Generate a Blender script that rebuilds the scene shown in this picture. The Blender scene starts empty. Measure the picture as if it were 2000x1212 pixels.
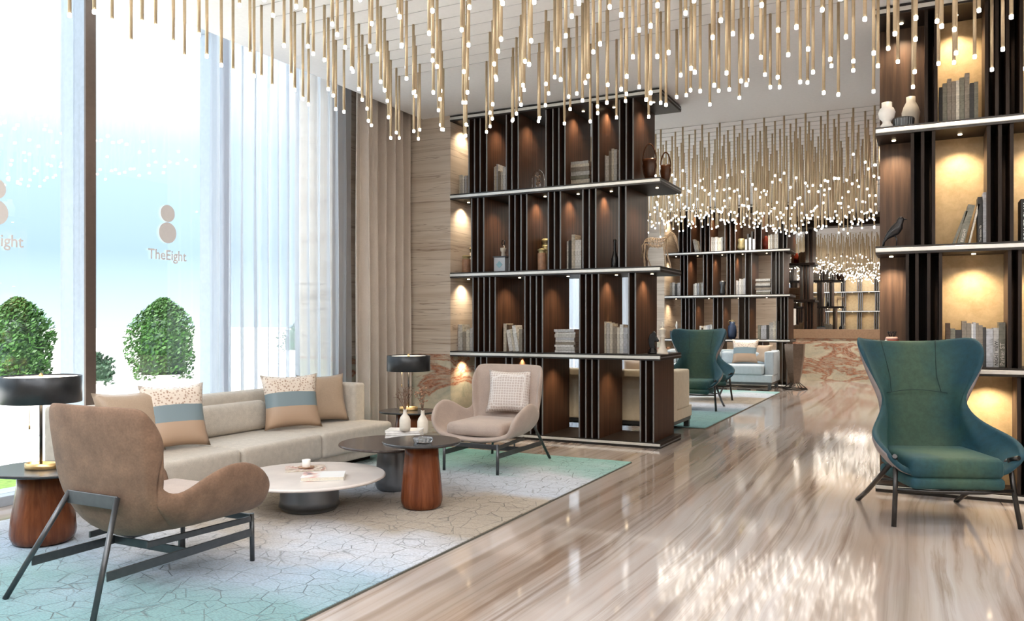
import bpy, bmesh, math, random
from mathutils import Vector, Matrix
PI = math.pi
sc = bpy.context.scene
C = sc.collection
R = random.Random(8)

# ------------------------------------------------------------ camera, world, light, exposure
YAW = math.radians(26.9)
CAM_H = 1.25
cd = bpy.data.cameras.new('camera'); cam = bpy.data.objects.new('camera', cd); C.objects.link(cam)
cam.location = (0, 0, CAM_H); cam.rotation_euler = (PI/2, 0, YAW)
cd.sensor_width = 36; cd.lens = 1577/2000*36; cd.shift_y = (631-606)/2000.0
cd.clip_start = 0.02; cd.clip_end = 400
sc.camera = cam
sc.view_settings.view_transform = 'Standard'; sc.view_settings.look = 'None'
sc.view_settings.gamma = 1; sc.view_settings.use_curve_mapping = False
sc.view_settings.exposure = 0.92
cy = sc.cycles
cy.max_bounces = 10; cy.diffuse_bounces = 5; cy.glossy_bounces = 4; cy.transparent_max_bounces = 24
cy.transmission_bounces = 8; cy.caustics_reflective = False; cy.caustics_refractive = False
cy.sample_clamp_indirect = 6; cy.use_denoising = True
cy.blur_glossy = 0.5

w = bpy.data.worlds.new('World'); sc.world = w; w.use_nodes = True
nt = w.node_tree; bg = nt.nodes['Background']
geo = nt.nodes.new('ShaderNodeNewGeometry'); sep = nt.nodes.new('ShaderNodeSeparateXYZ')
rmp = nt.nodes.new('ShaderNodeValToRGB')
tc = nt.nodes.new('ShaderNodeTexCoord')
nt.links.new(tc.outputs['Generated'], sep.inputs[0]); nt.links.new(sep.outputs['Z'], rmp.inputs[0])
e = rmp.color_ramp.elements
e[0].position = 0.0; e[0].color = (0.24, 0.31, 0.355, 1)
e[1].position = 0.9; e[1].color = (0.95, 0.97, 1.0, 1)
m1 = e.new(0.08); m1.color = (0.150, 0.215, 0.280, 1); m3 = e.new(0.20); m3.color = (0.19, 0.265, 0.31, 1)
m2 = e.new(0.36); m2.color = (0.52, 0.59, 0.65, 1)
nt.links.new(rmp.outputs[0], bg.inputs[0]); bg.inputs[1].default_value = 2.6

def light(name, kind, loc, power, color=(1, 1, 1), rot=(0, 0, 0), size=0.1, sizey=None, parent=None, spot=None, blend=0.6):
    d = bpy.data.lights.new(name, kind); d.energy = power; d.color = color
    if kind == 'AREA':
        d.size = size
        if sizey: d.shape = 'RECTANGLE'; d.size_y = sizey
    elif kind == 'SPOT':
        d.spot_size = spot or 1.5; d.spot_blend = blend; d.shadow_soft_size = size
    elif kind == 'SUN':
        d.angle = size
    else: d.shadow_soft_size = size
    o = bpy.data.objects.new(name, d); C.objects.link(o); o.location = loc; o.rotation_euler = rot
    if parent: o.parent = parent
    return o
# sun on the terrace outside: comes from behind the right wall, over the roof
light('sun', 'SUN', (0, 0, 10), 8.0, (1, .96, .9), (math.radians(38), math.radians(14), 0), 0.02)
# daylight entering by the glass walls (sky portals)
for y0, y1 in ((-2.0, 6.9), (8.7, 16.2)):
    p = light('window_portal', 'AREA', (-5.62, (y0+y1)/2, 1.95), 1, size=3.8, sizey=y1-y0, rot=(0, -PI/2, 0))
    p.data.cycles.is_portal = True
# added ceiling lamps, out of view, that brighten the hall
ADDED_LAMPS = [(-4.0, -1.4), (-2.4, -1.4), (-.8, -1.4), (.8, -1.4), (-4.0, .9), (-2.4, .9), (-.6, .9), (2.6, .4), (2.6, 2.6), (2.6, 4.8), (1.9, -.6),
              (-1.0, 8.0), (-1.0, 16.4), (-.95, 12.5)]

# ------------------------------------------------------------ helpers
def uv_px(x, y, Y0):
    """photograph pixel measured on the vertical plane Y=Y0 -> world X and Z"""
    u = (x-1000)/1577.; v = (631-y)/1577.
    rx = u*math.cos(YAW)-math.sin(YAW); ry = u*math.sin(YAW)+math.cos(YAW)
    t = Y0/ry
    return rx*t, CAM_H+v*t
def px(x, Y0): return uv_px(x, 600, Y0)[0]
def pz(x, y, Y0): return uv_px(x, y, Y0)[1]

def link(name, me, m=None, parent=None, loc=None, rot=None, smooth=False):
    if m is not None:
        for k in (m if isinstance(m, (list, tuple)) else [m]):
            me.materials.append(k)
    if smooth:
        me.polygons.foreach_set('use_smooth', [True]*len(me.polygons))
    o = bpy.data.objects.new(name, me); C.objects.link(o)
    if parent: o.parent = parent
    if loc is not None: o.location = loc
    if rot is not None: o.rotation_euler = rot
    return o
def obj(name, bm, m=None, parent=None, loc=None, rot=None, smooth=False):
    me = bpy.data.meshes.new(name); bmesh.ops.recalc_face_normals(bm, faces=bm.faces[:]); bm.to_mesh(me); bm.free()
    return link(name, me, m, parent, loc, rot, smooth)
def inst(name, me, parent=None, loc=None, rot=None, scale=None):
    o = bpy.data.objects.new(name, me); C.objects.link(o)
    if parent: o.parent = parent
    if loc is not None: o.location = loc
    if rot is not None: o.rotation_euler = rot
    if scale is not None: o.scale = scale
    return o
def tag(o, label, cat, group=None):
    o['label'] = label; o['category'] = cat
    if group: o['group'] = group
    return o
def thing(name, label, cat, loc=(0, 0, 0), rz=0, group=None):
    o = bpy.data.objects.new(name, None); C.objects.link(o); o.empty_display_size = .1
    o.location = loc; o.rotation_euler = (0, 0, rz)
    return tag(o, label, cat, group)
def struct(o): o['kind'] = 'structure'; return o
def stuff(o): o['kind'] = 'stuff'; return o
def dup(root, loc, rz, label, group=None):
    r = root.copy(); C.objects.link(r); r.location = loc; r.rotation_euler = (0, 0, rz); r['label'] = label
    if group: r['group'] = group
    for ch in list(root.children):
        c = ch.copy(); C.objects.link(c); c.parent = r
        for g in ch.children:
            d = g.copy(); C.objects.link(d); d.parent = c
    return r

def B(): return bmesh.new()
def box(bm, x0, x1, y0, y1, z0, z1, bev=0, seg=2, M=None, mi=0):
    r = bmesh.ops.create_cube(bm, size=1)
    vs = r['verts']
    bmesh.ops.scale(bm, vec=(x1-x0, y1-y0, z1-z0), verts=vs)
    bmesh.ops.translate(bm, vec=((x0+x1)/2, (y0+y1)/2, (z0+z1)/2), verts=vs)
    fs = set(f for v in vs for f in v.link_faces)
    if bev:
        es = list({ed for v in vs for ed in v.link_edges})
        rr = bmesh.ops.bevel(bm, geom=es, offset=bev, segments=seg, affect='EDGES', profile=.6)
        vs = list({v for f in rr['faces'] for v in f.verts}); fs = set(f for v in vs for f in v.link_faces)
    for f in fs: f.material_index = mi
    if M is not None:
        bmesh.ops.transform(bm, matrix=M, verts=list({v for f in fs for v in f.verts}))
    return bm
def bx(*a, **k): return box(B(), *a, **k)
def lathe(bm, prof, seg=32, c=(0, 0, 0), sx=1, sy=1, cap=True, mi=0, power=None):
    rings = []
    for r, z in prof:
        ring = []
        for i in range(seg):
            a = 2*PI*i/seg; ca, sa = math.cos(a), math.sin(a)
            if power:
                k = (abs(ca)**power+abs(sa)**power)**(-1/power)
            else: k = 1
            ring.append(bm.verts.new((c[0]+r*ca*k*sx, c[1]+r*sa*k*sy, c[2]+z)))
        rings.append(ring)
    for a, b in zip(rings, rings[1:]):
        for i in range(seg):
            f = bm.faces.new((a[i], a[(i+1) % seg], b[(i+1) % seg], b[i])); f.material_index = mi; f.smooth = True
    if cap:
        f = bm.faces.new(rings[0][::-1]); f.material_index = mi
        f = bm.faces.new(rings[-1]); f.material_index = mi
    return bm
def tube(bm, pts, r, seg=8, mi=0, r2=None, cap=True):
    pts = [Vector(p) for p in pts]; n = len(pts); rings = []
    up = Vector((0, 0, 1))
    t0 = (pts[1]-pts[0]).normalized()
    if abs(t0.dot(up)) > .95: up = Vector((1, 0, 0))
    for i, p in enumerate(pts):
        t = (pts[min(i+1, n-1)]-pts[max(i-1, 0)]).normalized()
        a = t.cross(up).normalized(); b = t.cross(a).normalized()
        rr = r if r2 is None else r+(r2-r)*i/(n-1)
        rings.append([bm.verts.new(p+a*rr*math.cos(2*PI*k/seg)+b*rr*math.sin(2*PI*k/seg)) for k in range(seg)])
    for a, b in zip(rings, rings[1:]):
        for k in range(seg):
            f = bm.faces.new((a[k], a[(k+1) % seg], b[(k+1) % seg], b[k])); f.smooth = True; f.material_index = mi
    if cap:
        bm.faces.new(rings[0][::-1]).material_index = mi; bm.faces.new(rings[-1]).material_index = mi
    return bm
def bar(bm, p, q, wd, ht, bev=.002):
    """flat bar from p to q: wd sideways, ht upwards"""
    p = Vector(p); q = Vector(q); t = (q-p); L = t.length; t.normalize()
    s = t.cross(Vector((0, 0, 1)))
    if s.length < .01: s = Vector((1, 0, 0))
    s.normalize(); u = s.cross(t).normalized()
    M = Matrix((( t.x, s.x, u.x, (p.x+q.x)/2), (t.y, s.y, u.y, (p.y+q.y)/2), (t.z, s.z, u.z, (p.z+q.z)/2), (0, 0, 0, 1)))
    return box(bm, -L/2, L/2, -wd/2, wd/2, -ht/2, ht/2, bev=bev, seg=1, M=M)
def pillow_bm(W, H, T, n=14):
    bm = B(); g = {}
    for s in (1, -1):
        for i in range(n+1):
            for j in range(n+1):
                u = -1+2*i/n; v = -1+2*j/n
                edge = i in (0, n) or j in (0, n)
                if s == -1 and edge: g[(s, i, j)] = g[(1, i, j)]; continue
                k = 1-.11*(1-v*v); l = 1-.11*(1-u*u)
                h = max(0, (1-u**4)*(1-v**4))**.55
                wr = .012*math.sin(7*u+3*v)*(abs(u)*abs(v))
                g[(s, i, j)] = bm.verts.new((u*W/2*k, s*(T/2*h+wr*(not edge)), H/2+v*H/2*l))
    for s in (1, -1):
        for i in range(n):
            for j in range(n):
                q = [g[(s, i, j)], g[(s, i+1, j)], g[(s, i+1, j+1)], g[(s, i, j+1)]]
                f = bm.faces.new(q if s == -1 else q[::-1]); f.smooth = True
    return bm
def text_obj(name, body, size, m, parent=None, loc=(0, 0, 0), rot=(0, 0, 0), extrude=.0008, bold=.0, sx=1.0, align='LEFT'):
    cu = bpy.data.curves.new(name, 'FONT'); cu.body = body; cu.size = size; cu.extrude = extrude; cu.offset = bold
    cu.align_x = align; cu.resolution_u = 3
    t = bpy.data.objects.new(name, cu); C.objects.link(t)
    dg = bpy.context.evaluated_depsgraph_get()
    me = bpy.data.meshes.new_from_object(t.evaluated_get(dg)); bpy.data.objects.remove(t)
    o = link(name, me, m, parent, loc, rot); o.scale = (sx, 1, 1)
    return o

# ------------------------------------------------------------ materials
class N:
    def __init__(s, name):
        s.m = bpy.data.materials.new(name); s.m.use_nodes = True; s.t = s.m.node_tree; s.n = s.t.nodes
        s.b = s.n['Principled BSDF']; s.co = s.n.new('ShaderNodeTexCoord').outputs['Object']
    def new(s, k, **kw):
        q = s.n.new('ShaderNode'+k)
        for a, b in kw.items(): setattr(q, a, b)
        return q
    def ln(s, a, b): s.t.links.new(a, b)
    def mp(s, scale=(1, 1, 1), rot=(0, 0, 0), src=None, loc=(0, 0, 0)):
        q = s.new('Mapping'); q.inputs['Scale'].default_value = scale; q.inputs['Rotation'].default_value = rot; q.inputs['Location'].default_value = loc
        s.ln(src or s.co, q.inputs['Vector']); return q.outputs[0]
    def noise(s, scale, vec=None, detail=4, dist=0, rough=.5):
        q = s.new('TexNoise'); q.inputs['Scale'].default_value = scale; q.inputs['Detail'].default_value = detail
        q.inputs['Distortion'].default_value = dist; q.inputs['Roughness'].default_value = rough
        s.ln(vec or s.co, q.inputs['Vector']); return q.outputs['Fac']
    def ramp(s, fac, stops, interp='LINEAR'):
        q = s.new('ValToRGB'); r = q.color_ramp; r.interpolation = interp
        while len(r.elements) > 1: r.elements.remove(r.elements[-1])
        r.elements[0].position = stops[0][0]; r.elements[0].color = (*stops[0][1], 1)
        for p, c in stops[1:]:
            e = r.elements.new(p); e.color = (*c, 1)
        s.ln(fac, q.inputs[0]); return q.outputs[0]
    def mix(s, f, a, b, mode='MIX'):
        q = s.new('Mix', data_type='RGBA', blend_type=mode)
        for i, v in ((0, f), (6, a), (7, b)):
            if hasattr(v, 'is_linked') or hasattr(v, 'links'): s.ln(v, q.inputs[i])
            else: q.inputs[i].default_value = v if i == 0 else (*v, 1)
        return q.outputs[2]
    def math(s, op, a, b=None):
        q = s.new('Math', operation=op)
        for i, v in enumerate((a, b)):
            if v is None: continue
            if hasattr(v, 'links'): s.ln(v, q.inputs[i])
            else: q.inputs[i].default_value = v
        return q.outputs[0]
    def bump(s, h, st=.2, d=.01):
        q = s.new('Bump'); q.inputs['Strength'].default_value = st; q.inputs['Distance'].default_value = d
        s.ln(h, q.inputs['Height']); s.ln(q.outputs[0], s.b.inputs['Normal'])
    def col(s, c): s.ln(c, s.b.inputs['Base Color'])
    def set(s, **k):
        for a, v in k.items(): s.b.inputs[a.replace('_', ' ')].default_value = v
        return s

def plain(name, c, rough=.5, metal=0, var=.12, scale=30, bump=0, bscale=200):
    s = N(name); s.set(Roughness=rough, Metallic=metal)
    f = s.noise(scale)
    s.col(s.ramp(f, [(.3, tuple(x*(1-var) for x in c)), (.7, tuple(min(1, x*(1+var)) for x in c))]))
    if bump: s.bump(s.noise(bscale, detail=2), bump, .002)
    return s.m
def fabric(name, c, var=.12, scale=9, wv=500, st=.25, sheen=.15, rough=.9):
    s = N(name); s.set(Roughness=rough); s.b.inputs['Sheen Weight'].default_value = sheen
    f = s.noise(scale, detail=6, rough=.65); g = s.noise(wv, detail=1)
    a = s.ramp(f, [(.3, tuple(x*(1-var) for x in c)), (.7, tuple(min(1, x*(1+var)) for x in c))])
    b = s.ramp(g, [(.3, (.78,)*3), (.7, (1, 1, 1))])
    s.col(s.mix(.8, a, b, 'MULTIPLY')); s.bump(g, st, .001)
    return s.m
def wood(name, dark, lite, rough=.35, sc=(60, 60, 1.6), spec=.3):
    s = N(name); s.set(Roughness=rough); s.b.inputs['Specular IOR Level'].default_value = spec
    v = s.mp(sc); f = s.noise(1.0, v, 5, .4, .6)
    s.col(s.ramp(f, [(.30, dark), (.52, tuple((a+b)/2 for a, b in zip(dark, lite))), (.72, lite)]))
    s.bump(f, .08, .002)
    return s.m
def emit(name, c, st):
    s = N(name); s.b.inputs['Emission Color'].default_value = (*c, 1); s.b.inputs['Emission Strength'].default_value = st
    s.set(Base_Color=(*c, 1)); return s.m

def m_floor():
    s = N('striped_marble_floor'); s.set(Roughness=.085); s.b.inputs['Specular IOR Level'].default_value = .6
    wv = s.noise(.9, s.mp((1, .35, 1)), 3)
    warp = s.new('VectorMath', operation='ADD')
    sc_ = s.new('VectorMath', operation='SCALE'); cmb = s.new('CombineXYZ'); s.ln(wv, cmb.inputs[0])
    s.ln(cmb.outputs[0], sc_.inputs[0]); sc_.inputs['Scale'].default_value = .28
    s.ln(s.co, warp.inputs[0]); s.ln(sc_.outputs[0], warp.inputs[1])
    v = s.mp((4.2, .16, 1), src=warp.outputs[0])
    f = s.noise(1, v, 9, .25, .62)
    f2 = s.noise(1, s.mp((1.1, .10, 1), src=warp.outputs[0], loc=(3, 1, 0)), 4, .2)
    c1 = s.ramp(f, [(.25, (.19, .125, .085)), (.37, (.36, .275, .215)), (.44, (.55, .475, .42)), (.56, (.60, .55, .515)), (.62, (.44, .365, .31)), (.68, (.60, .55, .52)), (.80, (.34, .26, .20))])
    c2 = s.ramp(f2, [(.30, (.60, .50, .40)), (.48, (.93, .88, .84)), (.62, (1.0, 1.0, 1.0)), (.75, (.74, .70, .70))])
    st = s.noise(1, s.mp((16, .10, 1), src=warp.outputs[0], loc=(1, 9, 0)), 5, .1, .6)
    c = s.mix(.9, c1, c2, 'MULTIPLY'); c = s.mix(.55, c, s.ramp(st, [(.34, (.48, .38, .31)), (.47, (1, .98, .96)), (.60, (1.1, 1.1, 1.12))]), 'MULTIPLY')
    c = s.mix(1.0, c, (.93, .95, .98), 'MULTIPLY')
    vein = s.noise(1, s.mp((9, .22, 1), src=warp.outputs[0], loc=(7, 2, 0)), 6, .3)
    vr = s.ramp(s.math('ABSOLUTE', s.math('SUBTRACT', vein, .5)), [(0, (1, 1, 1)), (.010, (0, 0, 0))])
    gate = s.ramp(s.noise(1, s.mp((1.3, .25, 1), loc=(2, 5, 0)), 2), [(.5, (0, 0, 0)), (.62, (1, 1, 1))])
    mul = s.mix(1.0, vr, gate, 'MULTIPLY')
    # two fine border bands that run along the seating areas
    sp = s.new('SeparateXYZ'); s.ln(s.co, sp.inputs[0])
    wob = s.math('MULTIPLY', s.math('SUBTRACT', s.noise(3.0, detail=3), .5), .03)
    bx_ = s.math('ADD', sp.outputs['X'], wob)
    b1 = s.math('ABSOLUTE', s.math('SUBTRACT', bx_, -2.10))
    band = s.ramp(b1, [(0, (1, 1, 1)), (.020, (.8, .8, .8)), (.035, (0, 0, 0))])
    b2 = s.math('ABSOLUTE', s.math('SUBTRACT', bx_, -1.02))
    band2 = s.ramp(b2, [(0, (.9,)*3), (.03, (.5,)*3), (.06, (0, 0, 0))])
    b3 = s.math('ABSOLUTE', s.math('SUBTRACT', bx_, -.06))
    band3 = s.ramp(b3, [(0, (.9,)*3), (.03, (.6,)*3), (.05, (0, 0, 0))])
    c = s.mix(s.math('MULTIPLY', mul, .45), c, (.30, .20, .14)); c = s.mix(s.math('MULTIPLY', band, .55), c, (.22, .15, .10))
    c = s.mix(s.math('MULTIPLY', band2, .4), c, (.23, .16, .11)); c = s.mix(s.math('MULTIPLY', band3, .4), c, (.23, .16, .11))
    s.col(c)
    s.b.inputs['Coat Weight'].default_value = .3; s.b.inputs['Coat Roughness'].default_value = .05
    return s.m
def m_travertine():
    s = N('travertine'); s.set(Roughness=.45)
    v = s.mp((.22, .22, 3.6)); f = s.noise(1.6, v, 6, .5, .55)
    c = s.ramp(f, [(.25, (.42, .33, .25)), (.40, (.56, .47, .38)), (.52, (.66, .58, .49)), (.62, (.55, .46, .37)), (.72, (.72, .65, .56)), (.85, (.50, .41, .33))])
    l = s.noise(1.1, s.mp((.25, .25, 11), loc=(1, 1, 4)), 4, 1.2)
    vr = s.ramp(s.math('ABSOLUTE', s.math('SUBTRACT', l, .5)), [(0, (1, 1, 1)), (.014, (0, 0, 0))])
    s.col(s.mix(s.math('MULTIPLY', vr, .7), c, (.20, .125, .08)))
    return s.m
def m_marble_dado():
    s = N('green_red_marble'); s.set(Roughness=.15)
    f = s.noise(2.2, s.mp((1.0, 1.0, 1.5), rot=(.3, .5, .3)), 10, .5, .7)
    c = s.ramp(f, [(.25, (.24, .25, .20)), (.40, (.46, .45, .36)), (.52, (.60, .56, .43)), (.62, (.70, .64, .50)), (.75, (.46, .47, .41))])
    g = s.noise(1.0, s.mp((.9, .9, 2.9), rot=(.0, .42, .0), loc=(.2, .4, .1)), 7, .7, .55)
    r = s.ramp(g, [(.465, (0, 0, 0)), (.50, (1, 1, 1)), (.54, (.35, .35, .35)), (.575, (1, 1, 1)), (.62, (0, 0, 0))])
    h = s.noise(18, s.mp((1, 1, 5), rot=(0, .42, 0)), 4, .5)
    red = s.ramp(h, [(.35, (.20, .045, .022)), (.55, (.42, .14, .07)), (.7, (.60, .30, .17))])
    l = s.noise(7, None, 8, 1.2, .7); vr = s.ramp(s.math('ABSOLUTE', s.math('SUBTRACT', l, .5)), [(0, (1, 1, 1)), (.012, (0, 0, 0))])
    c = s.mix(s.math('MULTIPLY', r, .9), c, red); c = s.mix(s.math('MULTIPLY', vr, .35), c, (.78, .74, .64))
    s.col(c); return s.m
def m_gold():
    s = N('gold_leather_panel'); s.set(Roughness=.42, Metallic=.15)
    f = s.noise(14, None, 8, .3, .7); s.col(s.ramp(f, [(.3, (.50, .36, .19)), (.7, (.68, .52, .30))])); s.bump(s.noise(120, detail=3), .15, .002)
    return s.m
def m_rug():
    s = N('rug_pile'); s.set(Roughness=1.0); s.b.inputs['Sheen Weight'].default_value = .3
    # colour clouds: teal at both ends, silver blue between, a sand-coloured heart
    sp = s.new('SeparateXYZ'); s.ln(s.co, sp.inputs[0])
    nz = s.math('MULTIPLY', s.math('SUBTRACT', s.noise(1.0, s.mp((.8, 1.3, 1)), 5, .5), .5), 2.0)
    y = s.math('ADD', s.math('ADD', s.math('MULTIPLY', sp.outputs['Y'], .156), .5), s.math('MULTIPLY', nz, .16))
    y = s.math('ADD', y, s.math('MULTIPLY', sp.outputs['X'], -.03))
    c = s.ramp(y, [(.0, (.09, .30, .30)), (.16, (.15, .36, .32)), (.27, (.22, .44, .46)), (.36, (.48, .64, .78)), (.44, (.74, .77, .82)), (.50, (.46, .37, .26)), (.64, (.52, .42, .29)), (.70, (.68, .75, .84)), (.80, (.72, .78, .84)), (.88, (.34, .64, .60)), (1.0, (.16, .52, .46))])
    # facet lines of the relief: crisp broken polygons
    vo = s.new('TexVoronoi', feature='DISTANCE_TO_EDGE'); vo.inputs['Scale'].default_value = 6.4; vo.inputs['Randomness'].default_value = .55
    s.ln(s.mp((1, 1.25, 0)), vo.inputs['Vector'])
    ed = s.ramp(vo.outputs['Distance'], [(0, (0, 0, 0)), (.022, (1, 1, 1))])
    vc = s.new('TexVoronoi', feature='F1'); vc.inputs['Scale'].default_value = 6.4; vc.inputs['Randomness'].default_value = .55
    s.ln(s.mp((1, 1.25, 0)), vc.inputs['Vector'])
    v2 = s.new('TexVoronoi', feature='DISTANCE_TO_EDGE'); v2.inputs['Scale'].default_value = 6.4; v2.inputs['Randomness'].default_value = .9
    s.ln(s.mp((1.25, 1, 0), loc=(3, 1, 0), rot=(0, 0, .5)), v2.inputs['Vector'])
    e2 = s.ramp(v2.outputs['Distance'], [(0, (.3, .3, .3)), (.020, (1, 1, 1))])
    gt = s.ramp(s.noise(4, detail=2), [(.42, (0, 0, 0)), (.52, (1, 1, 1))]); gt2 = s.ramp(s.noise(5, s.mp(loc=(9, 9, 0)), 2), [(.45, (0, 0, 0)), (.55, (1, 1, 1))])
    ed = s.mix(s.math('MULTIPLY', gt, .45), ed, (1, 1, 1)); ed = s.mix(1.0, ed, s.mix(gt2, e2, (1, 1, 1)), 'MULTIPLY')
    wv = s.noise(60, s.mp((1, 3, 1), rot=(0, 0, .6)), 3)
    fine = s.noise(260, detail=2)
    c = s.mix(1.0, c, (.78, .78, .80), 'MULTIPLY'); c = s.mix(.8, c, s.ramp(ed, [(0, (.16, .18, .18)), (1, (1, 1, 1))]), 'MULTIPLY')
    c = s.mix(.7, c, s.ramp(wv, [(.32, (.50, .50, .50)), (.58, (1, 1, 1))]), 'MULTIPLY')
    s.col(c)
    h = s.math('ADD', s.math('MULTIPLY', ed, .8), s.math('ADD', s.math('MULTIPLY', wv, .5), s.math('MULTIPLY', fine, .3)))
    s.bump(h, .9, .008)
    return s.m
def m_glass(name='window_glass', tint=(1, 1, 1), boost=2.2):
    s = N(name); s.n.remove(s.b)
    t = s.new('BsdfTransparent'); t.inputs[0].default_value = (*tint, 1); g = s.new('BsdfGlossy'); g.inputs['Roughness'].default_value = .0
    lw = s.new('LayerWeight'); lw.inputs[0].default_value = .5
    fr = s.math('ADD', s.math('MULTIPLY', s.math('POWER', lw.outputs['Facing'], 5), .96), .04)
    mx = s.new('MixShader'); s.ln(s.math('MINIMUM', s.math('MULTIPLY', fr, boost), 1.0), mx.inputs[0]); s.ln(t.outputs[0], mx.inputs[1]); s.ln(g.outputs[0], mx.inputs[2])
    s.ln(mx.outputs[0], s.n['Material Output'].inputs[0]); return s.m
def m_sheer():
    s = N('sheer_voile'); s.n.remove(s.b)
    t = s.new('BsdfTransparent'); d = s.new('BsdfTranslucent'); d.inputs[0].default_value = (.66, .73, .82, 1)
    e = s.new('BsdfDiffuse'); e.inputs[0].default_value = (.70, .75, .83, 1)
    m1 = s.new('MixShader'); m1.inputs[0].default_value = .45; s.ln(d.outputs[0], m1.inputs[1]); s.ln(e.outputs[0], m1.inputs[2])
    lw = s.new('LayerWeight'); lw.inputs[0].default_value = .45
    mx = s.new('MixShader'); f = s.math('ADD', s.math('MULTIPLY', lw.outputs['Facing'], .70), .42)
    s.ln(f, mx.inputs[0]); s.ln(t.outputs[0], mx.inputs[1]); s.ln(m1.outputs[0], mx.inputs[2])
    s.ln(mx.outputs[0], s.n['Material Output'].inputs[0]); return s.m
def m_band_pillow():
    s = N('banded_satin'); s.set(Roughness=.42)
    sp = s.new('SeparateXYZ'); s.ln(s.co, sp.inputs[0])
    dots = s.new('TexVoronoi'); dots.inputs['Scale'].default_value = 55; s.ln(s.co, dots.inputs['Vector'])
    top = s.ramp(dots.outputs['Distance'], [(.25, (.42, .28, .20)), (.45, (.78, .68, .58))])
    z = s.math('ADD', sp.outputs['Z'], s.math('MULTIPLY', s.noise(4), .02))
    f1 = s.ramp(z, [(.0, (0, 0, 0)), (.19, (1, 1, 1))], 'CONSTANT'); f2 = s.ramp(z, [(.0, (0, 0, 0)), (.31, (1, 1, 1))], 'CONSTANT')
    c = s.mix(f1, (.47, .33, .23), (.20, .27, .30)); s.col(s.mix(f2, c, top)); return s.m
def m_lattice():
    s = N('lattice_weave'); s.set(Roughness=.8)
    ch = s.new('TexVoronoi', feature='DISTANCE_TO_EDGE'); ch.inputs['Scale'].default_value = 42; ch.inputs['Randomness'].default_value = .15; s.ln(s.co, ch.inputs['Vector'])
    s.col(s.ramp(ch.outputs['Distance'], [(.05, (.80, .76, .73)), (.16, (.56, .48, .44))])); return s.m
def m_velvet():
    s = N('teal_green_velvet'); s.set(Roughness=.75); s.b.inputs['Sheen Weight'].default_value = .12
    s.b.inputs['Sheen Tint'].default_value = (.3, .6, .6, 1)
    sp = s.new('SeparateXYZ'); s.ln(s.co, sp.inputs[0])
    f = s.noise(3.2, None, 5, .4); fine = s.noise(30, detail=5, rough=.7)
    # greener in the middle of the back, bluer on wings and arms
    k = s.math('ADD', s.math('MULTIPLY', s.math('ABSOLUTE', sp.outputs['X']), 1.7), s.math('MULTIPLY', s.math('SUBTRACT', f, .5), .9))
    c = s.ramp(k, [(.10, (.044, .092, .058)), (.34, (.018, .070, .064)), (.60, (.005, .052, .078))])
    s.col(s.mix(.8, c, s.ramp(fine, [(.3, (.62,)*3), (.7, (1.1, 1.1, 1.1))]), 'MULTIPLY')); s.bump(s.noise(350, detail=1), .15, .001); return s.m

M = {}
M['floor'] = m_floor(); M['trav'] = m_travertine(); M['dado'] = m_marble_dado(); M['gold'] = m_gold()
M['ceil'] = plain('ceiling_plaster', (.90, .90, .91), .8, var=.02)
M['white'] = plain('white_paint', (.82, .82, .82), .5, var=.02)
M['wall'] = plain('beige_plaster', (.55, .48, .40), .7, var=.05)
M['wood'] = wood('dark_striped_veneer', (.014, .007, .004), (.115, .052, .029), .40, (75, 75, 1.2), .12)
M['wood_panel'] = wood('smoked_oak', (.035, .022, .016), (.115, .068, .045), .4, (22, 22, 1.3))
M['wood_black'] = wood('black_veneer', (.010, .007, .006), (.026, .016, .012), .45, (50, 50, 1.5), .15)
M['wood_edge'] = wood('dark_wood_edge', (.020, .014, .011), (.045, .033, .027), .45, (30, 30, 1.5), .15)
M['walnut'] = wood('walnut', (.085, .022, .009), (.235, .075, .030), .22, (26, 26, 1.2))
M['steel'] = plain('brushed_steel', (.86, .85, .81), .33, .55, .04)
M['pewter'] = plain('pewter_edge', (.20, .20, .205), .42, .4, .06)
M['bronze'] = plain('bronze_metal', (.055, .052, .050), .30, .85, .1)
M['gunmetal'] = plain('gunmetal', (.10, .105, .11), .35, .75, .1)
M['brass'] = plain('brushed_brass', (.62, .43, .20), .30, .9, .1)
M['brass_rod'] = plain('champagne_brass', (.66, .52, .34), .38, .5, .05)
M['darkmetal'] = plain('dark_metal_shade', (.045, .048, .052), .32, .6, .08)
M['slate'] = plain('slate_lacquer', (.21, .23, .26), .30, .3, .10, 6)
M['marble_top'] = plain('pale_stone_top', (.66, .60, .56), .22, 0, .10, 3)
M['dark_top'] = wood('dark_oak_top', (.040, .028, .024), (.105, .080, .072), .22, (30, 2, 30))
M['black_top'] = plain('black_top', (.035, .034, .036), .25, 0, .2)
M['frame_blue'] = plain('mullion_grey', (.42, .48, .56), .4, .3, .05)
M['frame_backlit'] = plain('mullion_backlit', (.16, .12, .10), .4, .5, .05)  # same frame finish, its backlit shade put into the colour
M['frame_lilac'] = plain('mullion_lilac', (.40, .40, .46), .4, .3, .05)
M['glass'] = m_glass(); M['clear'] = m_glass('clear_glass', boost=2.5)
M['sheer'] = m_sheer(); M['drape'] = fabric('taupe_drape', (.66, .58, .51), .06, 4, 300, .2)
M['rug'] = m_rug(); M['rug_edge'] = plain('rug_binding', (.12, .12, .10), .9)
M['sofa'] = fabric('oatmeal_linen', (.56, .51, .44), .10, 22, 260, .5, .1)
M['sofa_blue'] = fabric('pale_blue_linen', (.50, .57, .62), .06, 18, 300, .3, .1)
M['sofa_cream'] = fabric('cream_upholstery', (.74, .66, .51), .06, 18, 300, .2, .1)
M['suede'] = fabric('camel_suede', (.215, .128, .082), .28, 7, 120, .25, .06)
M['suede_lt'] = fabric('rose_beige_fabric', (.50, .40, .34), .08, 10, 300, .2, .2)
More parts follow.
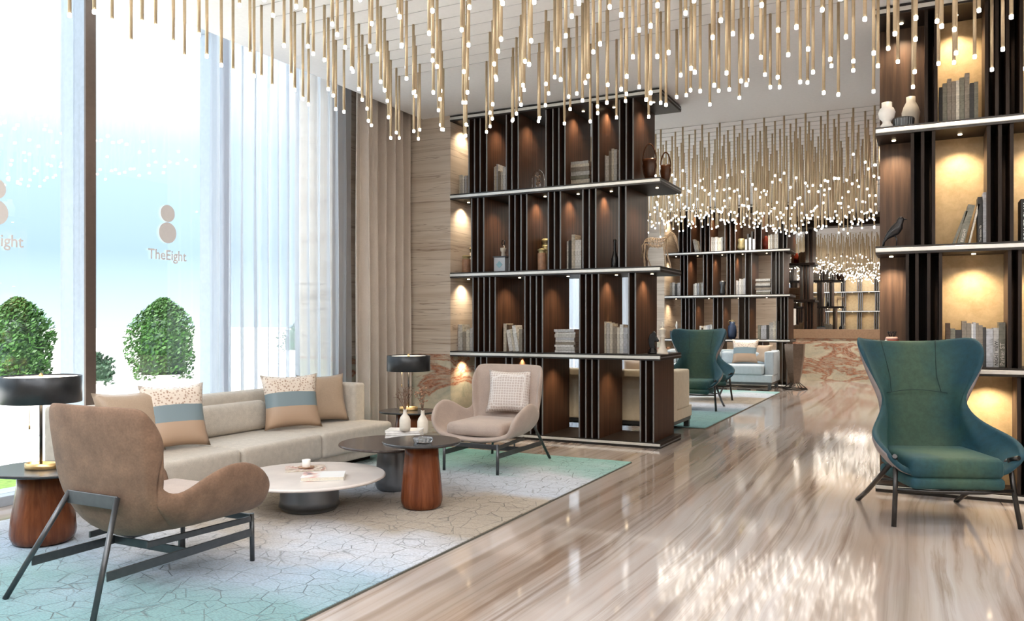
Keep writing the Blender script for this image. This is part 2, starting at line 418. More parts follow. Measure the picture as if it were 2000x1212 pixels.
M['leather'] = plain('taupe_leather', (.24, .205, .20), .5, 0, .08)
M['velvet'] = m_velvet(); M['seam'] = plain('dark_seam', (.01, .03, .03), .8)
M['tan'] = fabric('tan_satin', (.47, .35, .25), .05, 6, 300, .1, .1, .45)
M['band'] = m_band_pillow(); M['lattice'] = m_lattice()
M['cream'] = plain('cream_ceramic', (.78, .72, .62), .35, 0, .05); M['white_c'] = plain('white_ceramic', (.86, .84, .80), .35, 0, .03)
M['paper'] = plain('book_pages', (.70, .66, .56), .9, 0, .1, 200)
M['tip'] = emit('lamp_tip', (1, .93, .84), 12.0)
M['trackgrey'] = plain('track_line', (.56, .56, .57), .6, 0, .02)
M['lens'] = emit('downlight_lens', (1, .78, .50), 7)
M['lampglow'] = emit('lamp_bulb', (1, .8, .55), 6)
M['twig'] = plain('dry_twig', (.20, .12, .08), .8); M['petal'] = plain('dry_blossom', (.42, .24, .15), .8, 0, .3)
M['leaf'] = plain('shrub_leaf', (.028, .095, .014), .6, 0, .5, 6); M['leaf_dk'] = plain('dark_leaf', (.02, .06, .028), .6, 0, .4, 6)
M['grass'] = plain('lawn', (.25, .42, .08), .9, 0, .3, 20); M['pave'] = plain('terrace_paving', (.78, .78, .76), .6, 0, .05, 2)
M['logo'] = plain('frosted_vinyl', (.70, .66, .64), .8, 0, .02)
M['black'] = plain('black_gloss', (.015, .015, .017), .25); M['copper'] = plain('copper_stone', (.45, .25, .15), .45, 0, .3, 18)
M['olive'] = plain('brass_lid', (.45, .38, .20), .35, .6, .1); M['terr'] = plain('red_glaze', (.35, .055, .03), .2, 0, .3, 9)
M['wicker'] = plain('pale_root_wire', (.62, .47, .32), .6, 0, .2); M['amber'] = plain('dark_amber', (.085, .030, .012), .25, 0, .2)
M['navy'] = plain('navy_glaze', (.03, .05, .10), .3); M['bluewhite'] = plain('porcelain_box', (.66, .72, .78), .3, 0, .03)
M['bluelabel'] = plain('blue_emblem', (.35, .60, .68), .5); M['house'] = plain('distant_render', (.86, .90, .93), .8, 0, .03)
BK = {}
for n_, c_ in {'pale grey': (.58, .57, .54), 'cream': (.72, .67, .56), 'white': (.86, .85, .82), 'taupe': (.30, .26, .21), 'olive grey': (.24, .23, .18),
               'charcoal': (.06, .058, .055), 'silver': (.56, .57, .60), 'brown': (.13, .085, .055), 'black': (.02, .02, .02)}.items():
    s = N('cover_'+n_.replace(' ', '_')); s.set(Roughness=.6)
    f = s.noise(40, s.mp((.3, .3, 1)), 3); g = s.noise(9, s.mp((3, 3, 9)), 2)
    a = s.ramp(f, [(.35, tuple(x*.75 for x in c_)), (.65, tuple(min(1, x*1.1) for x in c_))])
    s.col(s.mix(.35, a, s.ramp(g, [(.40, (.45, .43, .40)), (.44, (1, 1, 1))]), 'MULTIPLY')); BK[n_] = s.m

# ------------------------------------------------------------ the room
HC = 3.60            # ceiling
XW = -5.68           # glass wall
o = struct(obj('floor', bx(-5.80, 4.2, -2.6, 19.6, -.12, 0), M['floor']))
o = struct(obj('ceiling', bx(-5.13, 4.2, -2.6, 19.6, HC, HC+.45), M['ceil']))
struct(obj('trim_1', bx(-6.0, -5.13, -2.6, 19.6, HC+.40, HC+.52), M['ceil']))         # roof of the curtain recess
struct(obj('wall_back', bx(-5.9, 4.2, -2.75, -2.6, 0, HC+.1), M['wall']))
struct(obj('wall_right', bx(4.2, 4.35, -2.6, 19.6, 0, HC+.1), M['wall']))
# solid core behind the right-hand bookcase, along the corridor
struct(obj('wall_inner', bx(-.29, 4.2, 6.98, 7.5, 0, HC), M['wood_black']))
struct(obj('wall_corridor', bx(.02, .16, 7.5, 18.8, 0, HC), M['wood_panel']))

def pier(n, y0, y1, x1=-4.76, xin=-5.45, ystart=None):
    """stone pier projecting into the room: travertine over a marble dado"""
    ys = y0 if ystart is None else ystart
    w_ = bpy.data.objects.new('wall_pier_%s' % n, None); C.objects.link(w_); w_['kind'] = 'structure'
    bm = bx(-5.95, x1, y0, y1, .90, HC+.4)
    if ys < y0: box(bm, -5.95, xin, ys, y0, .90, HC+.4)
    obj('stone_cladding', bm, M['trav'], w_)
    bm = bx(-5.95, x1+.004, y0-.004, y1, 0, .90)
    if ys < y0: box(bm, -5.95, xin+.004, ys, y0, 0, .90)
    obj('marble_dado', bm, M['dado'], w_)
pier('near', 7.84, 8.64, ystart=6.62)
pier('far', 16.36, 18.8, ystart=16.0)
# back-left stone wall behind the far bookcase
struct(obj('wall_left', bx(-5.9, -5.0, 18.8, 19.4, 0, HC), M['trav']))
far = bpy.data.objects.new('wall_far', None); C.objects.link(far); far['kind'] = 'structure'
obj('stone_cladding', bx(-5.0, -2.75, 18.80, 18.98, .0, HC), M['trav'], far)
obj('marble_dado', bx(-2.75, .02, 18.76, 18.98, 0, .92), M['dado'], far)
obj('wood_band', bx(-2.75, .02, 18.74, 18.98, .92, 1.12, bev=.004), plain('oak_band', (.34, .22, .14), .4), far)
mm = N('mirror'); mm.set(Metallic=1, Roughness=.01, Base_Color=(.90, .88, .86, 1))
obj('mirror_pane', bx(-2.75, .02, 18.80, 18.98, 1.12, 3.34), mm.m, far)
obj('lintel', bx(-2.75, .02, 18.60, 18.98, 3.34, 3.48, bev=.01), M['wood_black'], far)
obj('cladding_above', bx(-2.75, .02, 18.76, 18.98, 3.48, HC), plain('beam_band', (.36, .30, .22), .5), far)

# square fill lamps added to the hall ceiling, outside the chandelier fields
for k, (lx, ly) in enumerate(ADDED_LAMPS[:11]):
    t = thing('added_ceiling_lamp', 'added square ceiling fill lamp behind or right of the viewer, %s of the rows' % ['first', 'second', 'third', 'fourth', 'fifth', 'sixth', 'seventh', 'eighth', 'ninth', 'tenth', 'eleventh'][k], 'ceiling lamp', (lx, ly, HC), group='added ceiling fill lamps')
    obj('frame', bx(-.32, .32, -.32, .32, -.012, 0), M['white'], t)
    light('lamp_light', 'AREA', (0, 0, -.016), 26, (.96, .97, 1), size=.56, parent=t)

for k, (lx, ly) in enumerate(((-.17, 10.6), (-4.75, 10.6), (-.17, 13.2), (-4.75, 13.2), (-1.2, 15.9), (-3.2, 15.9), (-1.9, 17.9), (-.8, 17.9))):  # downlights added to brighten the second lounge
    t = thing('added_downlight', 'added small round ceiling downlight for the second lounge, %s' % ['corridor side, first from the viewer', 'window side, first from the viewer', 'corridor side, among the rods', 'window side, among the rods',
        'corridor side, beyond the rods', 'window side, before the far bookcase', 'left of the pair before the mirror', 'right of the pair before the mirror'][k], 'ceiling lamp', (lx, ly, HC), group='added downlights of the second lounge')
    obj('trim_ring', lathe(B(), [(.05, -.006), (.055, -.006), (.055, 0), (.05, 0)], 24, cap=False), M['white'], t)
    light('lamp_light', 'SPOT', (0, 0, -.01), 150, (1, .92, .82), size=.05, parent=t, spot=2.3, blend=.9)

# glass front: mullions, sill, panes
def glass_wall(no, ys, y_end):
    w_ = bpy.data.objects.new('window_%d' % no, None); C.objects.link(w_); w_['kind'] = 'structure'
    obj('sill', bx(-5.86, -5.58, ys[0], y_end, 0, .07, bev=.006), M['frame_blue'], w_)
    obj('head', bx(-5.86, -5.58, ys[0], y_end, HC+.26, HC+.40), M['frame_blue'], w_)
    for y in ys:
        mu = obj('mullion', bx(-5.84, -5.555, y, y+.075, .07, HC+.26, bev=.004), M['frame_blue'], w_)
        obj('mullion_face', bx(-5.555, -5.535, y-.004, y+.079, .0, HC+.3), M['frame_backlit'] if y < 5 else M['frame_lilac'], mu)  # near faces take the darker colour that stands for backlight
    edges = list(ys)+[y_end]
    for a, b in zip(edges, edges[1:]):
        obj('pane', bx(XW-.004, XW+.004, a+.075, b, .07, HC+.26), M['glass'], w_)
    return w_
glass_wall(1, [-2.6, -1.55, -.18, 1.19, 2.55, 3.92, 5.25], 6.62)
glass_wall(2, [8.64, 10.1, 11.5, 12.9, 14.3, 15.6], 16.0)
for k, (yc, zs) in enumerate(((4.757, 0), (3.337, 0))):
    lg = thing('window_decal', ['pale sign with two discs and serif name on the pane right of the thick mullion',
                                'pale sign with two discs on the pane cut off by the left edge'][k], 'sign', (XW+.012, yc, 0), 0)
    for r_, z_ in ((.072, 2.175), (.088, 2.012)):
        obj('disc', lathe(B(), [(r_, -.001), (r_, .001)], 40), M['logo'], lg, (0, 0, z_), (0, PI/2, 0))
    text_obj('lettering', 'TheEight', .118, M['logo'], lg, (0, 0, 1.785), (PI/2, 0, PI/2), .0006, .0016, .92, 'CENTER')

# curtains
def curtain(name, x, y0, y1, z0, z1, amp, n, m, label, ny=None, seedv=1, spread=0):
    r = random.Random(seedv); bm = B(); ny = ny or int((y1-y0)*90)
    ph = [r.uniform(0, 6) for _ in range(4)]
    rows = []
    for iz in range(7):
        z = z0+(z1-z0)*iz/6; row = []
        for i in range(ny+1):
            t = i/ny; y = y0+(y1-y0)*t
            s = math.sin(2*PI*n*t+ph[0]+.8*math.sin(2*PI*t*2.3+ph[1]))
            s = math.copysign(abs(s)**.75, s)+.28*math.sin(2*PI*n*2.1*t+ph[2])
            row.append(bm.verts.new((x+amp*s*(1-.25*iz/6)+.006*math.sin(z*2+i*.3), y+.25*amp*math.cos(2*PI*n*t+ph[0]), z)))
        rows.append(row)
    for a, b in zip(rows, rows[1:]):
        for i in range(ny): bm.faces.new((a[i], a[i+1], b[i+1], b[i])).smooth = True
    o = obj(name, bm, m); return tag(o, label, 'curtain')
curtain('sheer_curtain', -5.40, 4.98, 6.84, .015, HC+.38, .040, 13, M['sheer'], 'white sheer voile curtain hanging before the glass behind the oatmeal sofa', 230, 2)
d = curtain('drape', -5.28, 6.84, 7.80, .015, HC+.38, .060, 6, M['drape'], 'heavy taupe drape gathered beside the stone pier', 150, 5)
so = d.modifiers.new('thick', 'SOLIDIFY'); so.thickness = .012
tag(obj('curtain_track', bx(-5.44, -5.24, -2.5, 7.82, HC+.38, HC+.40), M['white']), 'white track in the ceiling recess above the sheer curtain', 'curtain track')
curtain('sheer_curtain', -5.40, 8.75, 16.0, .015, HC+.38, .045, 40, M['sheer'], 'white sheer curtain of the next bay seen through bookcase gaps', 420, 4)

# outside
struct(obj('terrace', bx(-30, -5.86, -20, 40, -.20, -.04), M['pave']))
tag(stuff(obj('lawn', bx(-6.95, -6.22, 1.0, 9.0, -.05, -.015), M['grass'])), 'strip of short grass outside beyond the left side table', 'grass')
tag(obj('ground', bx(-200, -30, -150, 200, -.3, -.06), plain('far_ground', (.62, .66, .60), .9)), 'pale open ground beyond the white terrace', 'ground')
def shrub(x, y, z0, r_, h, label, m, n=2600, seedv=1, leaf=.035, pot=(.30, .62)):
    rr = random.Random(seedv); t = thing('shrub', label, 'shrub', (x, y, -.04))
    bm = B()
    for _ in range(n):
        a = rr.uniform(0, 2*PI); q = rr.random()
        zz = q*h; prof = (.80+.2*min(1, q*3))*(1 if q < .5 else max(.10, 1-((q-.5)/.5)**2.2*.9))
        rad = r_*prof*(rr.random()**.33)*(1+.14*math.sin(3*a+5*q)); p = Vector((rad*math.cos(a), rad*math.sin(a), z0+zz))
        d_ = Vector((rr.gauss(0, 1), rr.gauss(0, 1), rr.gauss(.5, 1))).normalized(); e_ = d_.orthogonal().normalized(); f_ = d_.cross(e_)
        s_ = leaf*rr.uniform(.6, 1.2)
        vs = [bm.verts.new(p+e_*s_), bm.verts.new(p+f_*s_*.45), bm.verts.new(p-e_*s_), bm.verts.new(p-f_*s_*.45)]
        bm.faces.new(vs)
    stuff(obj('foliage', bm, m, t))
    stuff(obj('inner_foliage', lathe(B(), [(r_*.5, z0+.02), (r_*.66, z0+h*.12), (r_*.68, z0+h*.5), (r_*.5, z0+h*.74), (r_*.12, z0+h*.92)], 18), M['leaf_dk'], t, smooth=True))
    obj('trunk', tube(B(), [(0, 0, pot[1]-.05), (.01, 0, z0+h*.5)], .02, 6), M['twig'], t)
    obj('pot', lathe(B(), [(pot[0]*.75, 0), (pot[0], pot[1]*.9), (pot[0]*1.04, pot[1]*.92), (pot[0]*1.04, pot[1]), (pot[0]*.85, pot[1]), (pot[0]*.8, pot[1]-.06)], 28), M['white'], t)
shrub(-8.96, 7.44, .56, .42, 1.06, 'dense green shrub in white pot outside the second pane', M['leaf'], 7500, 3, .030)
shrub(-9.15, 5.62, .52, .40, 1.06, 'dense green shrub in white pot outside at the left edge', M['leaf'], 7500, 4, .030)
for i, (x, y, s_, lb) in enumerate(((-11.5, 8.3, .30, 'small round bush in a white pot on the terrace beside the mullion'), (-12.5, 6.2, .34, 'small dark bush on the terrace above the left lamp shade'),
                                    (-13.5, 11.2, .38, 'small bush on the terrace behind the striped cushion'), (-16, 18.0, .6, 'dark bush seen through the sheer curtain'))):
    shrub(x, y, .32, s_, s_*1.7, lb, M['leaf_dk'], 900, 10+i, .045, (s_*.7, .40))
def house(x, y, wx, wy, h, gable, label):
    t = thing('garden_box', label, 'garden box', (x, y, -.06))
    obj('wall', bx(-wx/2, wx/2, -wy/2, wy/2, 0, h), M['house'], t)
    bm = B(); vs = [bm.verts.new(p) for p in ((-wx/2-.03, -wy/2-.03, h), (wx/2+.03, -wy/2-.03, h), (wx/2+.03, wy/2+.03, h), (-wx/2-.03, wy/2+.03, h), (-wx/2-.03, 0, h+gable), (wx/2+.03, 0, h+gable))]
    for f in ((0, 1, 5, 4), (2, 3, 4, 5), (1, 2, 5), (3, 0, 4), (3, 2, 1, 0)): bm.faces.new([vs[i] for i in f])
    obj('roof', bm, plain('pale_roof', (.74, .79, .84), .8), t)
    for k in (-.25, .25):
        obj('window', bx(wx/2, wx/2+.012, k*wy-wy*.13, k*wy+wy*.13, h*.30, h*.75), plain('dim_pane', (.50, .58, .64), .2), t)
house(-11.2, 9.9, .55, .60, .42, .20, 'small white gabled box on the terrace behind the sofa back')
house(-12.0, 13.6, .9, .9, .46, .26, 'pale gabled box on the terrace, seen through the sheer curtain')
house(-13.0, 17.0, 1.0, 1.2, .44, .24, 'pale wide gabled box farthest right through the sheer curtain')

# ------------------------------------------------------------ bookcases
ZS = [.023, .907, 1.791, 2.675, 3.559]          # shelf centre heights
def spot_in(parent, x, y, z, power, spread=2.15):
    l = inst('downlight', LENS, parent, (x, y, z))
    light('downlight_beam', 'SPOT', (x, y, z-.012), power, (1, .80, .55), (0, 0, 0), .012, parent=parent, spot=spread, blend=.85)
_lb = lathe(B(), [(.014, -.005), (.014, .002)], 14); _lm = bpy.data.meshes.new('lens'); _lb.to_mesh(_lm); _lb.free(); _lm.materials.append(M['lens']); LENS = _lm

def shelf_unit(label, cat, X0, X1, Yf, Yb, rows, endcap, thick=.014, fin_mat='wood', edge='pewter', lights=(), power=5.5, strip='steel', gold=None, xrt=None):
    t = thing('bookcase', label, cat, ((X0+X1)/2, (Yf+Yb)/2, 0))
    ox, oy = t.location.x, t.location.y
    def P(a): a.location.x -= ox; a.location.y -= oy; return a
    for k, z in enumerate(ZS):
        h0, h1 = (-.023, .035) if k == 0 else (-.030, .030)
        sh = obj('shelf', bx(X0+.0, X1, Yf+.012, Yb, z+h0, z+h1, bev=.003, seg=1), M['wood_black'], t, (-ox, -oy, 0))
        obj('metal_edge', bx(X0, X1-.002, Yf-.004, Yf+.0122, z-.014 if k else z+.0, z+.016 if k else z+.026, bev=.003, seg=1), M[strip], sh)
        obj('dark_lip', bx(X0, X1, Yf+.004, Yf+.012, z+h0, z+h1), M['bronze'], sh)
        if endcap: obj('end_strip', bx(X1, X1+.003, Yf, Yb, z-.006, z+.006), M['pewter'], sh)
    for k, fins in rows.items():
        z0, z1 = ZS[k]+.030, ZS[k+1]-.030
        if k == 0: z0 = ZS[0]+.035
        for x in fins:
            f = inst('divider', FIN(thick, Yf+.035, Yb-.03, z0, z1, fin_mat), t, (x-ox, -oy, 0))
            inst('divider_edge', EDG(thick, Yf+.030, z0, z1, edge), f)
    for k, xs in lights:
        for x in xs: spot_in(t, x-ox, (Yf*.66+Yb*.34 if Yb-Yf > .5 else Yf*.42+Yb*.58)-oy, ZS[k]-.031, power)
    return t
_fc = {}
def FIN(th, y0, y1, z0, z1, m):
    key = ('f', th, y0, y1, round(z0, 3), round(z1, 3), m)
    if key not in _fc:
        bm = bx(-th/2, th/2, y0, y1, z0, z1); me = bpy.data.meshes.new('divider'); bm.to_mesh(me); bm.free(); me.materials.append(M[m]); _fc[key] = me
    return _fc[key]
def EDG(th, y0, z0, z1, m):
    key = ('e', th, y0, round(z0, 3), round(z1, 3), m)
    if key not in _fc:
        bm = bx(-th/2, th/2, y0-.004, y0+.006, z0, z1); me = bpy.data.meshes.new('divider_edge'); bm.to_mesh(me); bm.free(); me.materials.append(M[m]); _fc[key] = me
    return _fc[key]

Y1 = 7.82; F1 = Y1+.035
rows1 = {3: (916.4, 927.4, 938.4, 951, 989.5, 1000.4, 1012.7, 1067, 1080.4, 1092, 1104, 1157, 1169.7, 1210.5, 1223.6, 1237),
         2: (921.8, 933.7, 945.3, 995.4, 1006.4, 1018.3, 1029.3, 1071.6, 1083.5, 1095, 1139, 1151.5, 1164, 1209.5, 1222.7),
         1: (924.4, 935, 946, 957, 967.8, 1025.7, 1036.3, 1048.2, 1060, 1132.8, 1144.7, 1156.7, 1169.5, 1228.4, 1241.3),
         0: (929, 939.5, 951, 988.7, 1000.6, 1037, 1048, 1060, 1132, 1144.7, 1156.7, 1169.5, 1251, 1262, 1276.7)}
lt1 = [(4, (905, 985, 1045, 1130, 1190, 1268)), (3, (905, 988, 1055, 1120, 1185, 1275)), (2, (905, 1005, 1100, 1195, 1265)), (1, (905, 978, 1015, 1100, 1215))]
bc1 = shelf_unit('tall dark veneer bookcase on the left, standing against the stone pier', 'bookcase', -4.755, -2.315, Y1, 8.60,
    {k: [px(v, F1) for v in vs] for k, vs in rows1.items()}, True,
    lights=[(k, [px(v, 8.0)+.02 for v in vs]) for k, vs in lt1], power=11.5)
Y2 = 16.36; F2 = Y2+.035
rows2 = {3: (1326, 1334, 1342.5, 1349, 1369, 1377, 1386, 1416, 1426, 1436, 1475, 1487, 1520, 1530, 1537),
         2: (1329, 1336, 1343, 1374, 1381, 1392, 1420, 1426.5, 1435, 1456, 1468, 1507, 1516, 1522, 1530),
         1: (1331, 1339, 1346, 1354, 1358, 1393.5, 1402, 1412, 1443, 1455, 1463, 1517, 1525.5, 1532, 1539),
         0: (1331, 1341, 1352, 1380, 1392, 1404, 1440, 1452, 1478, 1490, 1517, 1528, 1537)}
lt2 = [(4, (1315, 1360, 1405, 1460, 1505)), (3, (1318, 1360, 1408, 1448, 1495)), (2, (1318, 1382, 1440, 1495)), (1, (1318, 1425, 1500))]
bc2 = shelf_unit('tall dark veneer bookcase at the far end of the second lounge', 'bookcase', -4.755, -2.27, Y2, 17.15,
    {k: [px(v, F2) for v in vs] for k, vs in rows2.items()}, True,
    lights=[(k, [px(v, 16.6)+.02 for v in vs]) for k, vs in lt2], power=15.0)
# right-hand bookcase: shallow niches lined in gold leather
Y3 = 6.58; YB3 = 6.98; F3 = Y3+.035
rows3 = {3: (1809, 1828, 1927, 1947, 1968, 1995), 2: (1782, 1802, 1823.5, 1931, 1953, 1976), 1: (1772, 1791, 1814, 1837, 1972, 1992), 0: (1772, 1791, 1814, 1880, 1990, 2010)}
xr = 2.1
extra = [1.02, 1.12, 1.22, 1.62, 1.72, 1.82]
bc3 = shelf_unit('dark bookcase with gold lined niches behind the nearest teal wing chair', 'bookcase', -.306, xr, Y3, YB3+.0,
    {k: [px(v, F3) for v in vs]+extra for k, vs in rows3.items()}, False, thick=.022, fin_mat='wood_panel', edge='wood_edge',
    lights=[(4, (px(1760, 6.72), px(1868, 6.72), .82)), (3, (px(1745, 6.72), px(1876, 6.72), .78)), (2, (px(1740, 6.72), px(1903, 6.72), .82)), (1, (px(1740, 6.72), px(1935, 6.72), .9))], power=14)
bo = bc3.location
for k, (a, b) in {3: (1715, 1808), 2: (1715, 1780), 1: (1715, 1771), 0: (1715, 1771)}.items():
    xa = -.292; xb = px(b, YB3)
    obj('wood_back', bx(xa-bo.x, xb-bo.x, YB3-.035-bo.y, YB3-bo.y, ZS[k]+.03, ZS[k+1]-.03), M['wood_panel'], bc3)
for k, spans in {3: ((1830, 1926), (1997, 2140)), 2: ((1825, 1930), (1978, 2140)), 1: ((1838, 1971), (1994, 2140)), 0: ((1882, 1989), (2012, 2140))}.items():
    for a, b in spans:
        obj('gold_back', bx(px(a, F3)-bo.x, px(b, F3)-bo.x, YB3-.012-bo.y, YB3-bo.y, ZS[k]+.03, ZS[k+1]-.03), M['gold'], bc3)
# the lobby's back wall carries the same shelving; the far mirror shows it
_n = 0
for bxc, lb in ((-3.2, 'dark bookcase on the back wall behind the viewer, window side'), (.3, 'dark bookcase on the back wall behind the viewer, corridor side')):
    fx = [-1.5, -1.42, -1.34, -.80, -.72, -.64, -.10, -.02, .06, .60, .68, .76, 1.30, 1.38, 1.46]
    b5 = shelf_unit(lb, 'bookcase', -1.6, 1.6, 0, .40, {k: [v+.04*(k % 2) for v in fx] for k in range(4)}, False, thick=.02,
        lights=[(k, (-1.07, -.37, .33, 1.03)) for k in (1, 2, 3, 4)], power=6)
    obj('gold_back', bx(-1.6, 1.6, .18, .195, .05, 3.5), M['gold'], b5)
    b5.location = (bxc, -2.38, 0); b5.rotation_euler = (0, 0, PI)
# a bookcase that stands on the right side of the second lounge: reflected in the mirror
bc4 = shelf_unit('dark bookcase in the mirror beyond the corridor', 'bookcase', -4.755, -4.0, 12.9, 13.4, {}, False) if False else None

# ------------------------------------------------------------ books and objects on the shelves
ORD = ['first', 'second', 'third', 'fourth', 'fifth', 'sixth', 'seventh', 'eighth', 'ninth', 'tenth', 'eleventh', 'twelfth', 'thirteenth']
def book(col, W, H, D, parts=True):
    """upright book, spine towards -Y, base at z=0"""
    bm = B(); t_ = min(.003, W*.15)
    box(bm, -W/2, W/2, 0, t_*1.3, 0, H); box(bm, -W/2, -W/2+t_, t_*1.3, D, 0, H); box(bm, W/2-t_, W/2, t_*1.3, D, 0, H)
    o = obj('book', bm, BK[col])
    obj('page_block', bx(-W/2+t_, W/2-t_, t_*1.3, D-.004, .004, H-.004), M['paper'], o)
    return o
def row_books(where, group, x0, x1, y, z, cols, hs, D=.17, seedv=1, lean=None):
    r = random.Random(seedv); n = len(cols); ws = [r.uniform(.7, 1.3) for _ in cols]; k = (x1-x0)/sum(ws); x = x0
    for i, (c, h) in enumerate(zip(cols, hs)):
        W = ws[i]*k; b = book(c, W*.94, h, D); b.location = (x+W/2, y+r.uniform(0, .012), z)
        if lean and lean[i]: b.rotation_euler = (0, lean[i], 0); b.location.z = z+abs(math.sin(lean[i]))*W*.5
        tag(b, '%s upright book, %s from left, %s' % (c, ORD[i], where), 'book', group); x += W
def stack_books(where, group, x0, x1, y, z, cols, H, D=.20, seedv=1):
    r = random.Random(seedv); n = len(cols); zz = z; hs = [r.uniform(.7, 1.3) for _ in cols]; k = H/sum(hs)
    for i, c in enumerate(cols):
        h = hs[i]*k; L = (x1-x0)*r.uniform(.86, 1.0)
        b = book(c, h*.96, L, D); b.rotation_euler = (0, -PI/2, 0)    # lying flat, spine to the front
        b.location = ((x0+x1)/2+L/2+r.uniform(-.008, .008), y+r.uniform(0, .02), zz+h/2); zz += h
        pos = 'bottommost' if i == 0 else ('topmost' if i == n-1 else ORD[i]+' from bottom')
        tag(b, '%s book lying flat, %s, %s' % (c, pos, where), 'book', group)
ZT = [z+.030 for z in ZS]
def X1_(p): return px(p, 8.0)
def rnd_h(n, a, b, s_): r = random.Random(s_); return [r.uniform(a, b) for _ in range(n)]
G = 'pale grey'; L3 = 'left bookcase'
row_books('stone wall bay, top tier of left bookcase', 'books on the left bookcase', X1_(889), X1_(913), 8.02, ZT[3], [G, 'cream', G, 'white', 'silver', 'taupe'], rnd_h(6, .22, .26, 1), seedv=1)
row_books('second bay, top tier of left bookcase', 'books on the left bookcase', X1_(955), X1_(987), 8.0, ZT[3], [G, 'white', 'cream', 'silver', 'taupe', 'cream', 'white'], [.27, .30, .31, .33, .25, .24, .29], seedv=2)
stack_books('pile in top tier of left bookcase', 'books on the left bookcase', X1_(1106), X1_(1152), 7.98, ZT[3], ['taupe', 'cream', 'olive grey', G, 'taupe', 'cream', G], .27, seedv=3)
row_books('fifth bay, top tier of left bookcase', 'books on the left bookcase', X1_(1172), X1_(1205), 8.0, ZT[3], ['white', G, 'white', 'taupe', 'cream', G], [.31, .31, .30, .35, .37, .36], seedv=4)
row_books('upper middle tier of left bookcase', 'books on the left bookcase', X1_(1098), X1_(1135), 8.0, ZT[2], ['cream', 'white', 'charcoal', 'cream', 'white', 'white'], [.31, .31, .32, .38, .32, .32], seedv=5)
row_books('stone wall bay, lower tier of left bookcase', 'books on the left bookcase', X1_(885), X1_(922), 8.0, ZT[1], ['cream', G, 'taupe', 'cream', G], [.30, .30, .22, .24, .26], seedv=6)
row_books('leaning row, lower tier of left bookcase', 'books on the left bookcase', X1_(983), X1_(1020), 8.0, ZT[1], ['cream', 'brown', 'white', 'cream', 'white', 'taupe'], [.31, .30, .24, .25, .29, .25], seedv=7, lean=[0, 0, -.16, -.2, -.16, 0])
stack_books('pile in lower tier of left bookcase', 'books on the left bookcase', X1_(1083), X1_(1125), 7.98, ZT[1], ['white', G, 'white', 'taupe', 'white', 'silver', G, 'white', 'silver'], .25, seedv=8)
row_books('fourth bay, lower tier of left bookcase', 'books on the left bookcase', X1_(1177), X1_(1226), 8.0, ZT[1], ['cream', G, 'cream', 'taupe', 'cream', 'white', 'silver'], [.33, .32, .31, .28, .27, .30, .27], seedv=9)

def at(p, Y, z): return (px(p, Y), Y, z)
def solid(name, bm, m, loc, label, cat, group=None, rz=0, smooth=False):
    return tag(obj(name, bm, m, None, loc, (0, 0, rz), smooth), label, cat, group)
# glass cloche with a dried sprig
t = thing('cloche', 'clear glass cloche over a dried blossom on the top tier of the left bookcase', 'cloche', at(1051, 8.05, ZT[3]))
obj('base', lathe(B(), [(.078, 0), (.080, .012), (.072, .018)], 28), M['black'], t)
obj('glass_dome', lathe(B(), [(.068, .018), (.070, .13), (.062, .18), (.042, .215), (.015, .232), (.004, .235)], 28, cap=False), M['clear'], t)
bm = B(); r5 = random.Random(5)
for k in range(16):
    a = r5.uniform(0, 6.28); q = (r5.uniform(.008, .035)*math.cos(a), r5.uniform(.008, .035)*math.sin(a), r5.uniform(.07, .17)); tube(bm, [(0, 0, .018), (q[0]*.4, q[1]*.4, q[2]*.6), q], .0018, 5)
    lathe(bm, [(.001, -.006), (.010, 0), (.001, .008)], 7, q, mi=1)
obj('dried_sprig', bm, [M['twig'], M['petal']], t)
# hoop baskets at the shelf end
for p, Y, rx, h, lb in ((1268.5, 8.10, .072, .40, 'tall dark oval hoop vase at the top tier end of the left bookcase'), (1300, 8.30, .054, .34, 'shorter dark oval hoop vase at the shelf tip of the left bookcase')):
    t = thing('hoop_vase', lb, 'vase', at(p, Y, ZT[3]))
    bm = B(); tube(bm, [(rx*math.sin(a), 0, h*.52-h*.48*math.cos(a)) for a in [2*PI*i/36 for i in range(37)]], .007, 7, cap=False)
    obj('hoop', bm, M['amber'], t)
    bm = B(); pr = []
    for i in range(10):
        q = i/9*.58; z_ = h*.04+q*h*1.0; rr_ = rx*.97*math.sqrt(max(.02, 1-((z_-h*.52)/(h*.48))**2)); pr.append((rr_, z_))
    lathe(bm, pr, 24, sy=.45); obj('body', bm, M['amber'], t)
    obj('foot', lathe(B(), [(.032, 0), (.030, .012), (.018, .02)], 20), M['amber'], t)
# lidded jars
def jar(name, p, Y, z, r_, h, body, label):
    t = thing(name, label, 'jar', at(p, Y, z))
    obj('body', lathe(B(), [(r_*.92, 0), (r_, .01), (r_, h*.76), (r_*.95, h*.80)], 28), M[body], t)
    obj('lid', lathe(B(), [(r_*.92, h*.80), (r_*.80, h*.84), (r_*.82, h*.87), (r_*1.08, h*.92), (r_*1.10, h*.95), (r_*.6, h)], 28), M['olive'], t)
jar('lidded_jar', 911, 8.05, ZT[2], .050, .21, 'copper', 'short copper jar with brass lid in the stone wall bay')
jar('lidded_jar', 917, 8.32, ZT[2], .050, .33, 'cream', 'tall pale jar with brass lid behind the copper jar')
jar('lidded_jar', 1059, 7.98, ZT[2], .050, .24, 'copper', 'short copper jar with brass lid beside the white books')
jar('lidded_jar', 1066, 8.25, ZT[2], .048, .38, 'olive', 'tall brass jar partly hidden by a divider')
